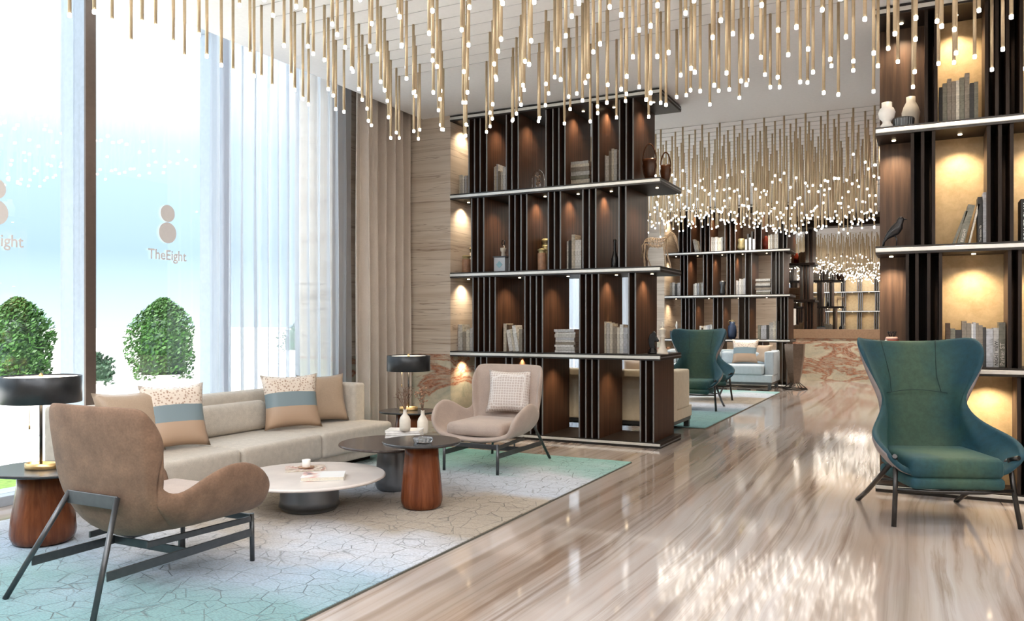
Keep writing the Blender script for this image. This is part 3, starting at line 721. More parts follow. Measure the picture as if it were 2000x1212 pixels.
# porcelain box with vase and ring on top
t = thing('porcelain_box', 'white porcelain box with pale blue emblem in the left bookcase', 'box', at(981, 8.05, ZT[2]))
obj('body', bx(-.070, .070, -.07, .07, 0, .165, bev=.004), M['bluewhite'], t)
obj('lid', bx(-.082, .082, -.08, .08, .165, .178, bev=.003), M['gunmetal'], t)
bm = B(); lathe(bm, [(.040, 0), (.040, .002)], 4); obj('emblem', bm, M['bluelabel'], t, (0, -.0735, .085), (PI/2, 0, 0))
t = thing('candle_holder', 'white spool holder topped by a dark ring, on the porcelain box', 'candle holder', at(983, 8.05, ZT[2]+.178))
obj('spool', lathe(B(), [(.030, 0), (.024, .006), (.022, .05), (.030, .056), (.034, .075), (.034, .09), (.036, .096)], 24), M['cream'], t)
obj('ring', tube(B(), [(.016*math.cos(a), 0, .155+.030*math.sin(a)) for a in [2*PI*i/20 for i in range(21)]], .005, 6, cap=False), M['black'], t)
obj('stem', tube(B(), [(.012, 0, .09), (.014, 0, .115), (.002, 0, .128)], .006, 6), M['cream'], t)
solid('bottle', lathe(B(), [(.034, 0), (.040, .02), (.038, .10), (.022, .16), (.014, .19), (.014, .27), (.018, .30), (.012, .31)], 22), M['black'], at(1201, 8.02, ZT[2]), 'black glazed bottle in the shadow of the upper middle tier', 'bottle')
# wire horse
t = thing('horse_sculpture', 'pale twisted root horse sculpture at the shelf end', 'sculpture', (px(1285, 8.12), 8.12, ZT[2]), .0)
rh = random.Random(12)
def strand(bm, pts, r_=.0029, n=10, jit=.006):
    pts = [Vector(p) for p in pts]; out = []
    for i in range(n+1):
        s = i/n*(len(pts)-1); k = min(int(s), len(pts)-2); f = s-k; f = f*f*(3-2*f)
        p = pts[k].lerp(pts[k+1], f); out.append(p+Vector((rh.uniform(-jit, jit), rh.uniform(-jit, jit), rh.uniform(-jit, jit))))
    tube(bm, out, r_, 5)
bm = B()
for k in range(11):
    a = rh.uniform(0, 2*PI); dy = .034*math.cos(a); dz = .045*math.sin(a)
    strand(bm, [(-.135, dy*.6, .275+dz*.6), (-.07, dy, .272+dz), (.0, dy, .255+dz*1.1), (.06, dy, .27+dz), (.10, dy*.8, .295+dz)])
for k in range(8):
    a = k*.8; strand(bm, [(x_, .036*math.cos(2*PI*i/6), .262+.050*math.sin(2*PI*i/6)) for i, x_ in enumerate([-.09+k*.028]*7)], .0028, 12, .003)
obj('body', bm, M['wicker'], t)
bm = B()
for k in range(12):
    y = rh.uniform(-.018, .018); strand(bm, [(.07, y, .26+rh.uniform(-.02, .05)), (.12, y, .33+rh.uniform(-.02, .03)), (.155, y, .35), (.185, y*.7, .29), (.20, y*.4, .235+rh.uniform(-.01, .02))])
for k in range(10):
    strand(bm, [(.13, rh.uniform(-.02, .02), .365), (.165, rh.uniform(-.02, .02), .35), (.20, rh.uniform(-.03, .03), .29), (.215, rh.uniform(-.02, .02), .20+rh.uniform(-.04, .02))], .0025)
obj('head', bm, M['wicker'], t)
for lx, ly, fx in ((-.125, -.03, -.13), (-.115, .03, -.075), (.075, -.03, .095), (.085, .03, .125)):
    bm = B()
    for k in range(4): strand(bm, [(lx+rh.uniform(-.02, .02), ly*.8, .25), (lx+rh.uniform(-.012, .012)+(.01 if lx > 0 else -.012), ly, .13), (fx+rh.uniform(-.006, .006), ly, 0.002)], .0036, 8, .003)
    obj('leg', bm, M['wicker'], t)
bm = B()
for k in range(4): strand(bm, [(-.135, 0, .285), (-.165, rh.uniform(-.01, .01), .24), (-.172, 0, .14+rh.uniform(-.02, .02))], .0028)
obj('tail', bm, M['wicker'], t)
# chess pieces
t = thing('chess_king', 'cream chess king statuette at the shelf tip of the left bookcase', 'chess piece', at(1294, 7.99, ZT[1]))
obj('body', lathe(B(), [(.058, 0), (.058, .018), (.048, .024), (.050, .045), (.034, .062), (.026, .10), (.020, .165), (.030, .172), (.032, .182), (.022, .188), (.026, .21), (.034, .245), (.036, .25), (.020, .262), (.006, .268)], 32), M['cream'], t)
bm = bx(-.006, .006, -.005, .005, .262, .325, bev=.002); box(bm, -.022, .022, -.005, .005, .288, .300, bev=.002); obj('cross', bm, M['cream'], t)
t = thing('chess_knight', 'black chess knight statuette beside the cream king', 'chess piece', at(1275, 8.06, ZT[1]))
obj('base', lathe(B(), [(.052, 0), (.052, .018), (.042, .024), (.042, .04), (.028, .055), (.030, .062)], 28), M['black'], t)
bm = B()
out = [(-.030, .055), (.030, .055), (.020, .10), (.028, .13), (.058, .120), (.064, .138), (.040, .18), (.030, .215), (.012, .238), (.002, .222), (-.030, .20), (-.046, .15), (-.040, .10)]
va = [bm.verts.new((x, -.018, z)) for x, z in out]; vb = [bm.verts.new((x, .018, z)) for x, z in out]
bm.faces.new(va); bm.faces.new(vb[::-1])
for i in range(len(out)): j = (i+1) % len(out); bm.faces.new((va[i], vb[i], vb[j], va[j]))
o = obj('head', bm, M['black'], t); b_ = o.modifiers.new('bv', 'BEVEL'); b_.width = .008; b_.segments = 3

# right bookcase
def X3_(p): return px(p, 6.70)
GR = 'books on the right bookcase'
row_books('top tier of right bookcase', GR, X3_(1834), X3_(1911), 6.70, ZT[3], ['black', 'olive grey', 'taupe', 'taupe', 'cream', 'olive grey', 'taupe', 'charcoal', 'olive grey'], [.275, .30, .33, .31, .31, .33, .355, .28, .285], seedv=21)
# leaning books with lettering
def spine_text(b, body, size, m, H, W, inv=False):
    text_obj('lettering', body, size, m, b, (W*.30, -.0012, .012), (PI/2, -PI/2, 0), .0004, .0002)
lb_ = [('olive grey', .018, .25, 1862, .34, '', 'first'), ('olive grey', .045, .285, 1876, .25, 'BRIGHT', 'second'), ('cream', .013, .29, 1893, .21, '', 'third'),
       ('charcoal', .028, .335, 1913, 0, 'The fabulous 70s', 'fourth'), ('silver', .026, .365, 1923, 0, '', 'fifth')]
for c, W, H, p, ln_, tx, nth in lb_:
    b = book(c, W, H, .16); b.location = (px(p, 6.68)+(.0 if ln_ else .003), 6.68, ZT[2]+(W*.5*math.sin(ln_) if ln_ else 0)); b.rotation_euler = (0, ln_, 0)
    tag(b, '%s book, %s from left among the tilted row, middle tier of right bookcase' % (c, nth), 'book', GR)
    if tx: spine_text(b, tx, W*.62, M['cream'], H, W)
b = book('black', .055, .30, .2); b.location = (px(2003, 6.66), 6.66, ZT[2]); tag(b, 'thick black book with white capitals cut off by the right edge', 'book', GR)
spine_text(b, 'POWER PLAY', .043, M['white'], .3, .055)
cs = ['brown', 'olive grey', 'charcoal', 'taupe', 'taupe', 'white', 'silver', 'taupe', 'taupe', 'charcoal', 'silver', G, 'olive grey']
hs = [.315, .275, .265, .33, .315, .31, .32, .315, .30, .285, .275, .28, .32]
xa, xb = X3_(1847), X3_(1964); ws = [.033, .035, .045, .034, .032, .012, .018, .02, .028, .022, .048, .038, .044]; kx = (xb-xa)/sum(ws); x = xa
for i, (c, h, w_) in enumerate(zip(cs, hs, ws)):
    b = book(c, w_*kx*.95, h, .16); b.location = (x+w_*kx/2, 6.70, ZT[1]); x += w_*kx
    tag(b, '%s upright book, %s from left, row beside the teal chair wing' % (c, ORD[i]), 'book', GR)
    if i == 12: spine_text(b, 'Parker ST', .040, M['cream'], h, w_)
    if i == 11: spine_text(b, 'NIGHT VIEW', .030, M['charcoal'] if 'charcoal' in M else M['black'], h, w_)
# vases, bowl, bird, apple vase
pr = [(.035, 0), (.042, .006), (.044, .03), (.030, .045), (.030, .06), (.052, .085), (.060, .125), (.048, .155), (.036, .165), (.036, .200), (.031, .20), (.031, .18)]
solid('vase', lathe(B(), pr, 32), M['white_c'], at(1732, 6.68, ZT[3]), 'squat white turned vase at the left end of the top tier', 'vase')
pr = [(.045, 0), (.052, .01), (.058, .05), (.062, .10), (.064, .145), (.052, .185), (.032, .225), (.032, .262), (.027, .262), (.027, .24)]
solid('vase', lathe(B(), pr, 32), M['cream'], at(1779, 6.84, ZT[3]), 'taller cream bottle vase behind the fluted bowl', 'vase')
bm = B(); rings = []
for r_, z_ in ((.050, 0), (.066, .006), (.072, .065), (.066, .075), (.060, .070)):
    rings.append([bm.verts.new(((r_+.003*(i % 2))*math.cos(2*PI*i/48), (r_+.003*(i % 2))*math.sin(2*PI*i/48), z_)) for i in range(48)])
for a, b_ in zip(rings, rings[1:]):
    for i in range(48): bm.faces.new((a[i], a[(i+1) % 48], b_[(i+1) % 48], b_[i]))
bm.faces.new(rings[0]); bm.faces.new(rings[-1])
solid('bowl', bm, M['gunmetal'], at(1765, 6.70, ZT[3]), 'dark fluted bowl between the two white vases', 'bowl')
t = thing('bird_statuette', 'black perched bird statuette on the middle tier of the right bookcase', 'statuette', at(1748, 6.66, ZT[2]))
bm = B()
def blob(bm, pts):
    """pts: (x,y,z,r) chain -> smooth tapered body"""
    rings = []
    n = len(pts)
    for i, (x, y, z, r_) in enumerate(pts):
        p = Vector((x, y, z)); q = Vector(pts[min(i+1, n-1)][:3])-Vector(pts[max(i-1, 0)][:3]); q.normalize()
        a = q.cross(Vector((0, 1, 0))).normalized(); b_ = q.cross(a).normalized()
        rings.append([bm.verts.new(p+a*r_*math.cos(2*PI*k/14)+b_*r_*.8*math.sin(2*PI*k/14)) for k in range(14)])
    for a, b_ in zip(rings, rings[1:]):
        for k in range(14): bm.faces.new((a[k], a[(k+1) % 14], b_[(k+1) % 14], b_[k])).smooth = True
    bm.faces.new(rings[0][::-1]); bm.faces.new(rings[-1])
blob(bm, [(-.075, 0, .045, .006), (-.055, 0, .07, .016), (-.03, 0, .095, .030), (.0, 0, .12, .040), (.022, 0, .15, .036), (.032, 0, .175, .024), (.036, 0, .19, .024), (.042, 0, .205, .022), (.048, 0, .218, .012)])
obj('body', bm, M['black'], t)
obj('beak', tube(B(), [(.055, 0, .205), (.082, 0, .196)], .008, 8, r2=.001), M['black'], t)
for y in (-.012, .014):
    obj('leg', tube(B(), [(.0, y, .09), (.012, y, .045), (.010, y, .004), (.035, y, .004)], .005, 6), M['black'], t)
obj('tail', tube(B(), [(-.05, 0, .075), (-.075, 0, .04), (-.080, 0, .002)], .012, 8, r2=.007), M['black'], t)
t = thing('fruit_vase', 'red glazed fruit shaped vase with silver back behind the teal chair', 'vase', at(1742, 6.72, ZT[1]))
bm = B(); lathe(bm, [(.03, 0), (.070, .02), (.086, .065), (.080, .12), (.062, .165), (.045, .19), (.038, .195)], 36, sy=.8)
for f in bm.faces:
    c_ = f.calc_center_median(); f.material_index = 1 if c_.x < -.035 else 0
obj('body', bm, [M['terr'], plain('silver_glaze', (.55, .54, .54), .2, .5)], t)
obj('rim', lathe(B(), [(.042, .188), (.046, .20), (.036, .212), (.030, .205)], 30, sy=.8), plain('pink_glaze', (.62, .38, .32), .25), t)
bm = B()
for k in range(7):
    a = k*.9; tube(bm, [(.01*math.cos(a), .01*math.sin(a), .20), (.025*math.cos(a), .02*math.sin(a), .235), (.03*math.cos(a+.8), .02*math.sin(a+.8), .25)], .004, 5)
obj('stem', bm, M['black'], t)

# far bookcase contents
def X2_(p): return px(p, 16.5)
GF = 'books on the far bookcase'
row_books('wall end of far top tier', GF, X2_(1357), X2_(1366), 16.5, ZT[3], ['white', 'cream'], [.27, .24], seedv=31, lean=[-.18, -.22])
row_books('second bay of far top tier', GF, X2_(1388), X2_(1413), 16.5, ZT[3], ['white', G, 'white', 'cream', G], [.30, .29, .30, .28, .29], seedv=32)
row_books('middle of far top tier', GF, X2_(1455), X2_(1474), 16.5, ZT[3], [G, 'black', 'white', 'black', 'white'], [.22, .33, .25, .38, .22], seedv=33)
row_books('corridor end of far top tier', GF, X2_(1500), X2_(1522), 16.5, ZT[3], ['cream', G, 'taupe', G, 'cream'], [.28, .30, .29, .31, .30], seedv=34)
row_books('wall end of far upper middle tier', GF, X2_(1308), X2_(1328), 16.5, ZT[2], ['taupe', G, 'charcoal', G], [.27, .28, .25, .27], seedv=35)
row_books('second bay of far upper middle tier', GF, X2_(1354), X2_(1373), 16.5, ZT[2], [G, 'white', 'silver', 'taupe', G], [.24, .25, .25, .26, .26], seedv=36)
row_books('middle of far upper middle tier', GF, X2_(1437), X2_(1456), 16.5, ZT[2], ['white', 'silver', 'white', G, 'silver'], [.29, .27, .32, .31, .33], seedv=37)
stack_books('pile on far upper middle tier', GF, X2_(1475), X2_(1506), 16.5, ZT[2], ['olive grey', G, 'taupe', 'charcoal', G, 'taupe', G], .31, seedv=38)
row_books('behind the far teal chair', GF, X2_(1366), X2_(1391), 16.5, ZT[1], ['white', 'brown', 'cream', 'white', 'silver', 'white'], [.26, .22, .26, .27, .28, .29], seedv=39)
row_books('corridor end above the blue sofa', GF, X2_(1480), X2_(1520), 16.5, ZT[1], ['olive grey', 'silver', 'silver', 'charcoal', G, 'cream', 'white'], [.28, .27, .28, .28, .33, .36, .36], seedv=40)
solid('vase', lathe(B(), [(.07, 0), (.085, .10), (.075, .18), (.03, .24), (.03, .28)], 20), M['terr'], at(1496, 16.6, ZT[3]), 'dark red vase on the far bookcase top tier', 'vase')
solid('jar', lathe(B(), [(.06, 0), (.08, .08), (.06, .16), (.07, .22), (.05, .25)], 20), M['olive'], at(1448, 16.6, ZT[3]), 'brown bulbous jar beside black books on the far top tier', 'jar')
solid('vase', lathe(B(), [(.05, 0), (.06, .05), (.045, .16), (.07, .26), (.06, .28)], 20), M['gunmetal'], at(1411, 16.5, ZT[2]), 'dark flared vase on the far upper middle tier', 'vase')
t = thing('vase', 'navy vase with handles on the far bookcase above the blue sofa', 'vase', at(1430, 16.5, ZT[1]))
obj('body', lathe(B(), [(.06, 0), (.085, .06), (.09, .16), (.075, .26), (.05, .29), (.055, .34)], 22), M['navy'], t)
obj('handle', tube(B(), [(.05, 0, .30), (.09, 0, .34), (.05, 0, .37), (-.05, 0, .37), (-.09, 0, .34), (-.05, 0, .30)], .008, 6), M['olive'], t)
t = thing('lantern', 'small dark lantern on the far lower tier above the teal chair', 'lantern', at(1322, 16.5, ZT[1]))
obj('frame', bx(-.12, .12, -.1, .1, 0, .16, bev=.01), M['gunmetal'], t)
obj('finial', lathe(B(), [(.03, .16), (.02, .22), (.035, .26), (.01, .36)], 16), M['steel'], t)

# ------------------------------------------------------------ chandeliers
def meshof(bm, name, m):
    bmesh.ops.recalc_face_normals(bm, faces=bm.faces[:]); me = bpy.data.meshes.new(name); bm.to_mesh(me); bm.free(); me.materials.append(m); return me
ROD = meshof(lathe(B(), [(.0105, 0), (.0105, 1)], 10, cap=True), 'rod', M['brass_rod'])
TIP = meshof(lathe(B(), [(.0095, -.020), (.0110, -.016), (.0110, .001), (.0100, .002)], 10), 'light_tip', M['tip'])
def chandelier(label, x0, x1, y0, y1, dx, dy, zf, limit, view):
    t = thing('chandelier', label, 'chandelier', ((x0+x1)/2, (y0+y1)/2, HC)); ox, oy = t.location.x, t.location.y
    r = random.Random(4); spots = []; ny = int(round((y1-y0)/dy)); nx = int(round((x1-x0)/dx))
    for j in range(ny+1):
        y = y0+j*dy
        obj('track', bx(x0-ox, x1-ox, y-.0015-oy, y+.0015-oy, -.004, -.0005), M['trackgrey'], t)
        for i in range(nx+1):
            x = x0+(i+(.5 if j % 2 else 0)+.12*r.uniform(-1, 1))*dx
            if x > x1+.01: continue
            spots.append((x, y, zf(x, y, r)))
    spots.sort(key=lambda s: view(s))
    rest = B(); rtips = B()
    for k, (x, y, z) in enumerate(spots):
        if k < limit:
            o_ = inst('rod', ROD, t, (x-ox, y-oy, z-HC), None, (1, 1, HC-z)); 
            tp = inst('light_tip', TIP, o_, (0, 0, 0), None, (1, 1, 1/(HC-z)))
        else:
            lathe(rest, [(.0105, z-HC), (.0105, 0)], 6, (x-ox, y-oy, 0)); lathe(rtips, [(.0115, z-HC-.024), (.0115, z-HC)], 6, (x-ox, y-oy, 0))
    if len(spots) > limit:
        stuff(obj('rods', rest, M['brass_rod'], t)); stuff(obj('light_tips', rtips, M['tip'], t))
    else: rest.free(); rtips.free()
def zf1(x, y, r):
    z = 3.10+.10*math.sin(x*1.3+.6)+.09*math.cos(y*1.7)+r.uniform(-.10, .10)
    if y > 5.9: z = 2.95+r.uniform(-.05, .12)
    if x < -4.0: z = min(z, 3.05+r.uniform(-.04, .04))
    return min(3.32, z)
def vis1(s):
    x, y, z = s; d_ = -x*math.sin(YAW)+y*math.cos(YAW); q = x*math.cos(YAW)+y*math.sin(YAW)
    if d_ < .5: return 99
    u = 1577*q/d_; v = 631-1577*(z-CAM_H)/d_
    return d_ if (abs(u) < 1010 and v > -5) else 50+d_
chandelier('brass rod chandelier over the near lounge, nearest the window', -4.45, 1.5, 2.2, 6.36, .245, .208, zf1, 300, vis1)
def zf2(x, y, r): return 2.93+.10*math.sin(x*1.6+1)+.08*math.cos(y*1.3)+r.uniform(-.16, .14)
chandelier('brass rod chandelier over the second lounge, beyond the left bookcase', -4.45, -.35, 9.55, 15.0, .235, .21, zf2, 300, lambda s: s[1]-s[0]*.0)

# ------------------------------------------------------------ rugs
def rug(x0, x1, y0, y1, label):
    t = thing('rug', label, 'rug', ((x0+x1)/2, (y0+y1)/2, 0)); a, b_ = (x1-x0)/2, (y1-y0)/2
    obj('pile', bx(-a, a, -b_, b_, .004, .014, bev=.003), M['rug'], t)
    obj('binding', bx(-a-.004, a+.004, -b_-.004, b_+.004, 0, .009), M['rug_edge'], t)
rug(-5.15, -2.315, .55, 6.92, 'large teal, silver and sand relief rug under the near lounge')
rug(-4.95, -2.28, 9.53, 15.2, 'pale blue and sand rug under the second lounge')
RZ = .0145

# ------------------------------------------------------------ upholstered shells
def shell(cols, m, thick, parent, name='shell', m2=None, sub=2, off=0):
    """cols: columns of a half shell (x>=0), each bottom->rim, first column on the centre plane; mirrored"""
    bm = B(); nr = len(cols[0]); g = {}
    for side in (1, -1):
        for j, col_ in enumerate(cols):
            for i, p in enumerate(col_):
                if side == -1 and abs(p[0]) < 1e-6: g[(side, j, i)] = g[(1, j, i)]; continue
                g[(side, j, i)] = bm.verts.new((p[0]*side, p[1], p[2]))
    for side in (1, -1):
        for j in range(len(cols)-1):
            for i in range(nr-1):
                q = [g[(side, j, i)], g[(side, j+1, i)], g[(side, j+1, i+1)], g[(side, j, i+1)]]
                q = list(dict.fromkeys(q))
                if len(q) >= 3:
                    try: f = bm.faces.new(q if side == 1 else q[::-1]); f.smooth = True
                    except ValueError: pass
    me = bpy.data.meshes.new(name); bmesh.ops.recalc_face_normals(bm, faces=bm.faces[:]); bm.to_mesh(me); bm.free()
    o = link(name, me, [m] if m2 is None else [m, m2], parent)
    s = o.modifiers.new('thick', 'SOLIDIFY'); s.thickness = thick; s.offset = off
    if m2 is not None: s.material_offset = 1
    sb = o.modifiers.new('round', 'SUBSURF'); sb.levels = sub; sb.render_levels = sub
    return o

def make_armchair(label, lowmat):
    t = thing('armchair', label, 'armchair')
    cols = [
        [(0, -.10, .262), (0, -.20, .285), (0, -.255, .45), (0, -.285, .68), (0, -.315, .885)],
        [(0, -.08, .262), (.15, -.195, .285), (.18, -.250, .45), (.19, -.280, .68), (.20, -.310, .888)],
        [(0, -.05, .262), (.230, -.16, .290), (.275, -.225, .45), (.300, -.255, .68), (.318, -.285, .885)],
        [(0, -.02, .262), (.262, -.12, .295), (.312, -.195, .45), (.336, -.215, .68), (.350, -.235, .868)],
        [(0, .00, .262), (.272, -.08, .298), (.325, -.170, .44), (.348, -.175, .62), (.362, -.180, .800)],
        [(0, .02, .262), (.278, -.05, .300), (.330, -.160, .43), (.350, -.150, .55), (.364, -.135, .700)],
        [(0, .04, .262), (.283, -.03, .300), (.332, -.155, .41), (.345, -.160, .50), (.352, -.158, .620)],
        [(0, .07, .262), (.288, .00, .300), (.336, -.130, .39), (.346, -.160, .44), (.352, -.180, .515)],
        [(0, .11, .262), (.294, .04, .300), (.346, -.050, .37), (.362, -.090, .41), (.370, -.120, .462)],
        [(0, .17, .262), (.300, .10, .300), (.362, .040, .38), (.388, .000, .45), (.402, -.020, .525)],
        [(0, .23, .262), (.305, .17, .300), (.374, .150, .39), (.405, .125, .48), (.422, .105, .585)],
        [(0, .29, .262), (.305, .25, .300), (.378, .245, .39), (.410, .235, .48), (.428, .225, .585)],
        [(0, .36, .264), (.298, .35, .300), (.370, .360, .37), (.398, .360, .45), (.412, .355, .530)],
        [(0, .42, .268), (.285, .42, .300), (.340, .430, .335), (.366, .435, .39), (.376, .435, .435)]]
    for j in range(1, 10):
        k_ = .94 if j < 8 else .97
        cols[j] = [(p[0]*(k_ if i > 1 else 1), p[1]-(.035 if (i > 1 and 3 <= j <= 7) else 0), p[2]) for i, p in enumerate(cols[j])]
    sh = shell(cols, M[lowmat], .045, t, 'shell')
    # seat cushion
    bm = bx(-.270, .270, -.15, .40, .305, .410, bev=.05, seg=3)
    for v in bm.verts:
        k = 1-min(1, ((v.co.x/.29)**2+((v.co.y-.10)/.31)**2)/1.6); 
        if v.co.z > .35: v.co.z += .03*k
    obj('seat_cushion', bm, M['suede_lt'], t, smooth=True)
    # metal frame
    for s_ in (-1, 1):
        obj('leg', tube(B(), [(s_*.300, -.50, RZ), (s_*.165, -.285, .47)], .0125, 12), M['gunmetal'], t)
        obj('leg', tube(B(), [(s_*.255, .44, RZ), (s_*.255, .435, .262)], .0125, 12), M['gunmetal'], t)
        obj('side_rail', bar(B(), (s_*.257, -.405, .165), (s_*.256, .435, .165), .008, .042), M['gunmetal'], t)
        obj('seat_rail', bar(B(), (s_*.20, -.16, .235), (s_*.255, .435, .235), .012, .030), M['gunmetal'], t)
        obj('post', bx(s_*.20-.005, s_*.20+.005, .02, .030, .165, .235), M['gunmetal'], t)
    obj('cross_rail', bar(B(), (-.255, .02, .165), (.255, .02, .165), .008, .042), M['gunmetal'], t)
    obj('front_rail', bar(B(), (-.255, .435, .240), (.255, .435, .240), .012, .036), M['gunmetal'], t)
    obj('back_bracket', bar(B(), (-.172, -.288, .448), (.172, -.288, .448), .010, .060), M['gunmetal'], t)
    return t
chA = make_armchair('camel suede armchair seen from behind at the lower left', 'suede')
chA.location = (-3.365, 2.70, 0)
chB = make_armchair('rose beige armchair facing the camera before the left bookcase', 'suede_lt')
chB.location = (-3.335, 6.25, 0); chB.rotation_euler = (0, 0, PI)
p_ = obj('cushion', pillow_bm(.42, .40, .15), M['lattice'], None, (-3.29, 6.40, .445), (math.radians(-16), 0, math.radians(10)))
tag(p_, 'lattice patterned cream cushion on the rose beige armchair', 'cushion')

def make_wing(label, fl=0):
    t = thing('wing_chair', label, 'armchair')
    cols = [
        [(0, -.02, .30), (0, -.20, .32), (0, -.25, .50), (0, -.28, .74), (0, -.35, .98), (0, -.41, 1.130)],
        [(0, .00, .30), (.13, -.20, .32), (.15, -.245, .50), (.13, -.275, .74), (.17, -.345, .98), (.20, -.405, 1.135)],
        [(0, .04, .30), (.21, -.16, .32), (.225, -.205, .50), (.185, -.250, .74), (.265, -.315, .98), (.31, -.37, 1.150)],
        [(0, .08, .30), (.25, -.09, .325), (.262, -.155, .50), (.210, -.220, .74), (.330, -.250, .98), (.375, -.29, 1.165)],
        [(0, .11, .30), (.265, -.03, .325), (.280, -.110, .48), (.222, -.185, .74), (.355, -.170, .96), (.402, -.19, 1.145)],
        [(0, .13, .30), (.275, .02, .325), (.292, -.070, .46), (.228, -.160, .70), (.335, -.120, .86), (.398, -.10, 1.050)],
        [(0, .15, .30), (.280, .06, .325), (.302, -.035, .44), (.235, -.140, .66), (.275, -.130, .76), (.320, -.110, .885)],
        [(0, .18, .30), (.283, .10, .325), (.315, .010, .42), (.255, -.100, .60), (.245, -.120, .68), (.248, -.128, .760)],
        [(0, .21, .30), (.286, .14, .325), (.328, .070, .41), (.310, -.010, .50), (.300, -.055, .58), (.298, -.075, .640)],
        [(0, .24, .30), (.290, .19, .325), (.342, .140, .40), (.365, .090, .46), (.375, .060, .52), (.378, .045, .575)],
        [(0, .28, .30), (.290, .25, .325), (.350, .225, .39), (.395, .200, .44), (.418, .185, .49), (.425, .175, .540)],
        [(0, .32, .30), (.285, .32, .325), (.345, .310, .38), (.390, .300, .42), (.418, .295, .46), (.424, .290, .495)],
        [(0, .35, .30), (.275, .365, .325), (.325, .360, .36), (.360, .360, .39), (.385, .360, .42), (.390, .355, .440)]]
    # closed shell: velvet inside, leather outside
    sh = shell(cols, M['velvet'], .042, t, 'shell', M['leather'])
    sh.data.materials[0], sh.data.materials[1] = M['leather'], M['velvet']; sh.modifiers['thick'].material_offset_rim = 1
    for z0, z1, n_ in ((.30, .425, 'seat_cushion'), (.235, .305, 'seat_base')):
        b_ = .05 if n_ == 'seat_cushion' else .03
        bm = bx(-.275, .275, -.15, .39, z0, z1, bev=b_, seg=3)
        for v in bm.verts:
            k = max(0, 1-(v.co.x/.3)**2)*max(0, 1-((v.co.y-.1)/.3)**2)
            if v.co.z > (z0+z1)/2: v.co.z += .028*k
            if v.co.y > .2: v.co.y += .03*max(0, 1-(v.co.x/.3)**2)
        obj(n_, bm, M['velvet'], t, smooth=True)
    # seams
    def seam(pts): obj('seam', tube(B(), pts, .0022, 6), M['seam'], t)
    seam([(x_, -.235-.012*math.cos(x_*12)+(.11 if abs(x_) > .19 else 0)*(abs(x_)-.19)*6, .775+.02*math.cos(x_*8)) for x_ in [-.20+.04*i for i in range(11)]])
    for s_ in (-1, 1):
        seam([(s_*.185, -.375, 1.135), (s_*.175, -.350, 1.06), (s_*.165, -.320, .98), (s_*.155, -.280, .88), (s_*.165, -.235, .78)])
    for s_ in (-1, 1):
        obj('leg', tube(B(), [(s_*.372, .365, 0), (s_*.350, .33, .22), (s_*.340, .30, .42)], .015, 12), M['bronze'], t)
        obj('leg', tube(B(), [(s_*.335, -.40, 0), (s_*.33, -.22, .10), (s_*.335, .02, .24), (s_*.34, .28, .40)], .016, 12), M['bronze'], t)
        obj('arm_bracket', tube(B(), [(s_*.340, .30, .41), (s_*.365, .36, .432)], .014, 10), M['bronze'], t)
    obj('front_rail', tube(B(), [(-.350, .33, .225), (-.15, .39, .222), (.15, .39, .222), (.350, .33, .225)], .012, 10), M['bronze'], t)
    obj('rear_rail', tube(B(), [(-.33, -.02, .22), (.33, -.02, .22)], .010, 8), M['bronze'], t)
    return t
wc = make_wing('tall teal green velvet wing chair in front of the gold lined bookcase')
wc.location = (.055, 5.97, 0); wc.rotation_euler = (0, 0, PI+math.atan2(.376, .926))
dup(wc, (-2.95, 11.75, RZ), PI+.02, 'teal velvet wing chair beyond the left bookcase, nearest of the far pair', 'wing chairs in the second lounge')
dup(wc, (-3.20, 13.32, RZ), PI+.44, 'teal wing chair hidden behind the nearer far one, brown outer arm showing', 'wing chairs in the second lounge')

# ------------------------------------------------------------ sofas
def rbox(x0, x1, y0, y1, z0, z1, b_=.05): return bx(x0, x1, y0, y1, z0, z1, bev=b_, seg=4)
t = thing('sofa', 'long oatmeal linen sofa in front of the glass wall', 'sofa', (-4.75, 4.72, 0)); ox, oy = -4.75, 4.72
def so_(n_, x0, x1, y0, y1, z0, z1, m='sofa', b_=.04): return obj(n_, rbox(x0-ox, x1-ox, y0-oy, y1-oy, z0, z1, b_), M[m], t, smooth=True)
so_('plinth', -5.15, -4.50, 3.45, 6.00, RZ, .075, 'wood_black', .005)
so_('base', -5.20, -4.34, 3.38, 6.08, .075, .17, 'sofa', .03)
for a, b_ in ((3.38, 4.25), (4.25, 5.12), (5.12, 6.08)): so_('seat_cushion', -5.10, -4.30, a+.002, b_-.002, .155, .36, 'sofa', .045)
so_('backrest', -5.22, -5.03, 3.38, 6.08, .10, .68, 'sofa', .06)
so_('armrest', -5.20, -4.62, 5.93, 6.09, .12, .70, 'sofa', .035); so_('armrest', -5.20, -4.62, 3.37, 3.53, .12, .70, 'sofa', .035)
for a, b_ in ((3.60, 4.40), (4.42, 5.16), (5.2, 5.90)):
    o = obj('back_cushion', rbox(-.09, .09, -(b_-a)/2, (b_-a)/2, 0, .25, .08), M['sofa'], t, (-4.98-ox, (a+b_)/2-oy, .355), (0, math.radians(-8), 0), True)
def cush(y, x, W, H, m, label, rz, tilt=-18, z=.365, grp='cushions on the oatmeal sofa', T=.15):
    o = obj('cushion', pillow_bm(W, H, T), M[m], None, (x, y, z), (math.radians(tilt), 0, math.radians(rz)))
    tag(o, label, 'cushion', grp)
cush(3.72, -4.76, .46, .44, 'tan', 'tan cushion showing only its top behind the camel armchair', 80, -16)
cush(4.02, -4.68, .47, .47, 'band', 'banded cushion with blue grey stripe nearest the camel armchair', 72, -16)
cush(5.22, -4.70, .50, .47, 'band', 'banded cushion with blue grey stripe in the middle of the sofa', 62, -16)
cush(5.70, -4.76, .46, .44, 'tan', 'plain tan cushion leaning by the far armrest', 66, -16)

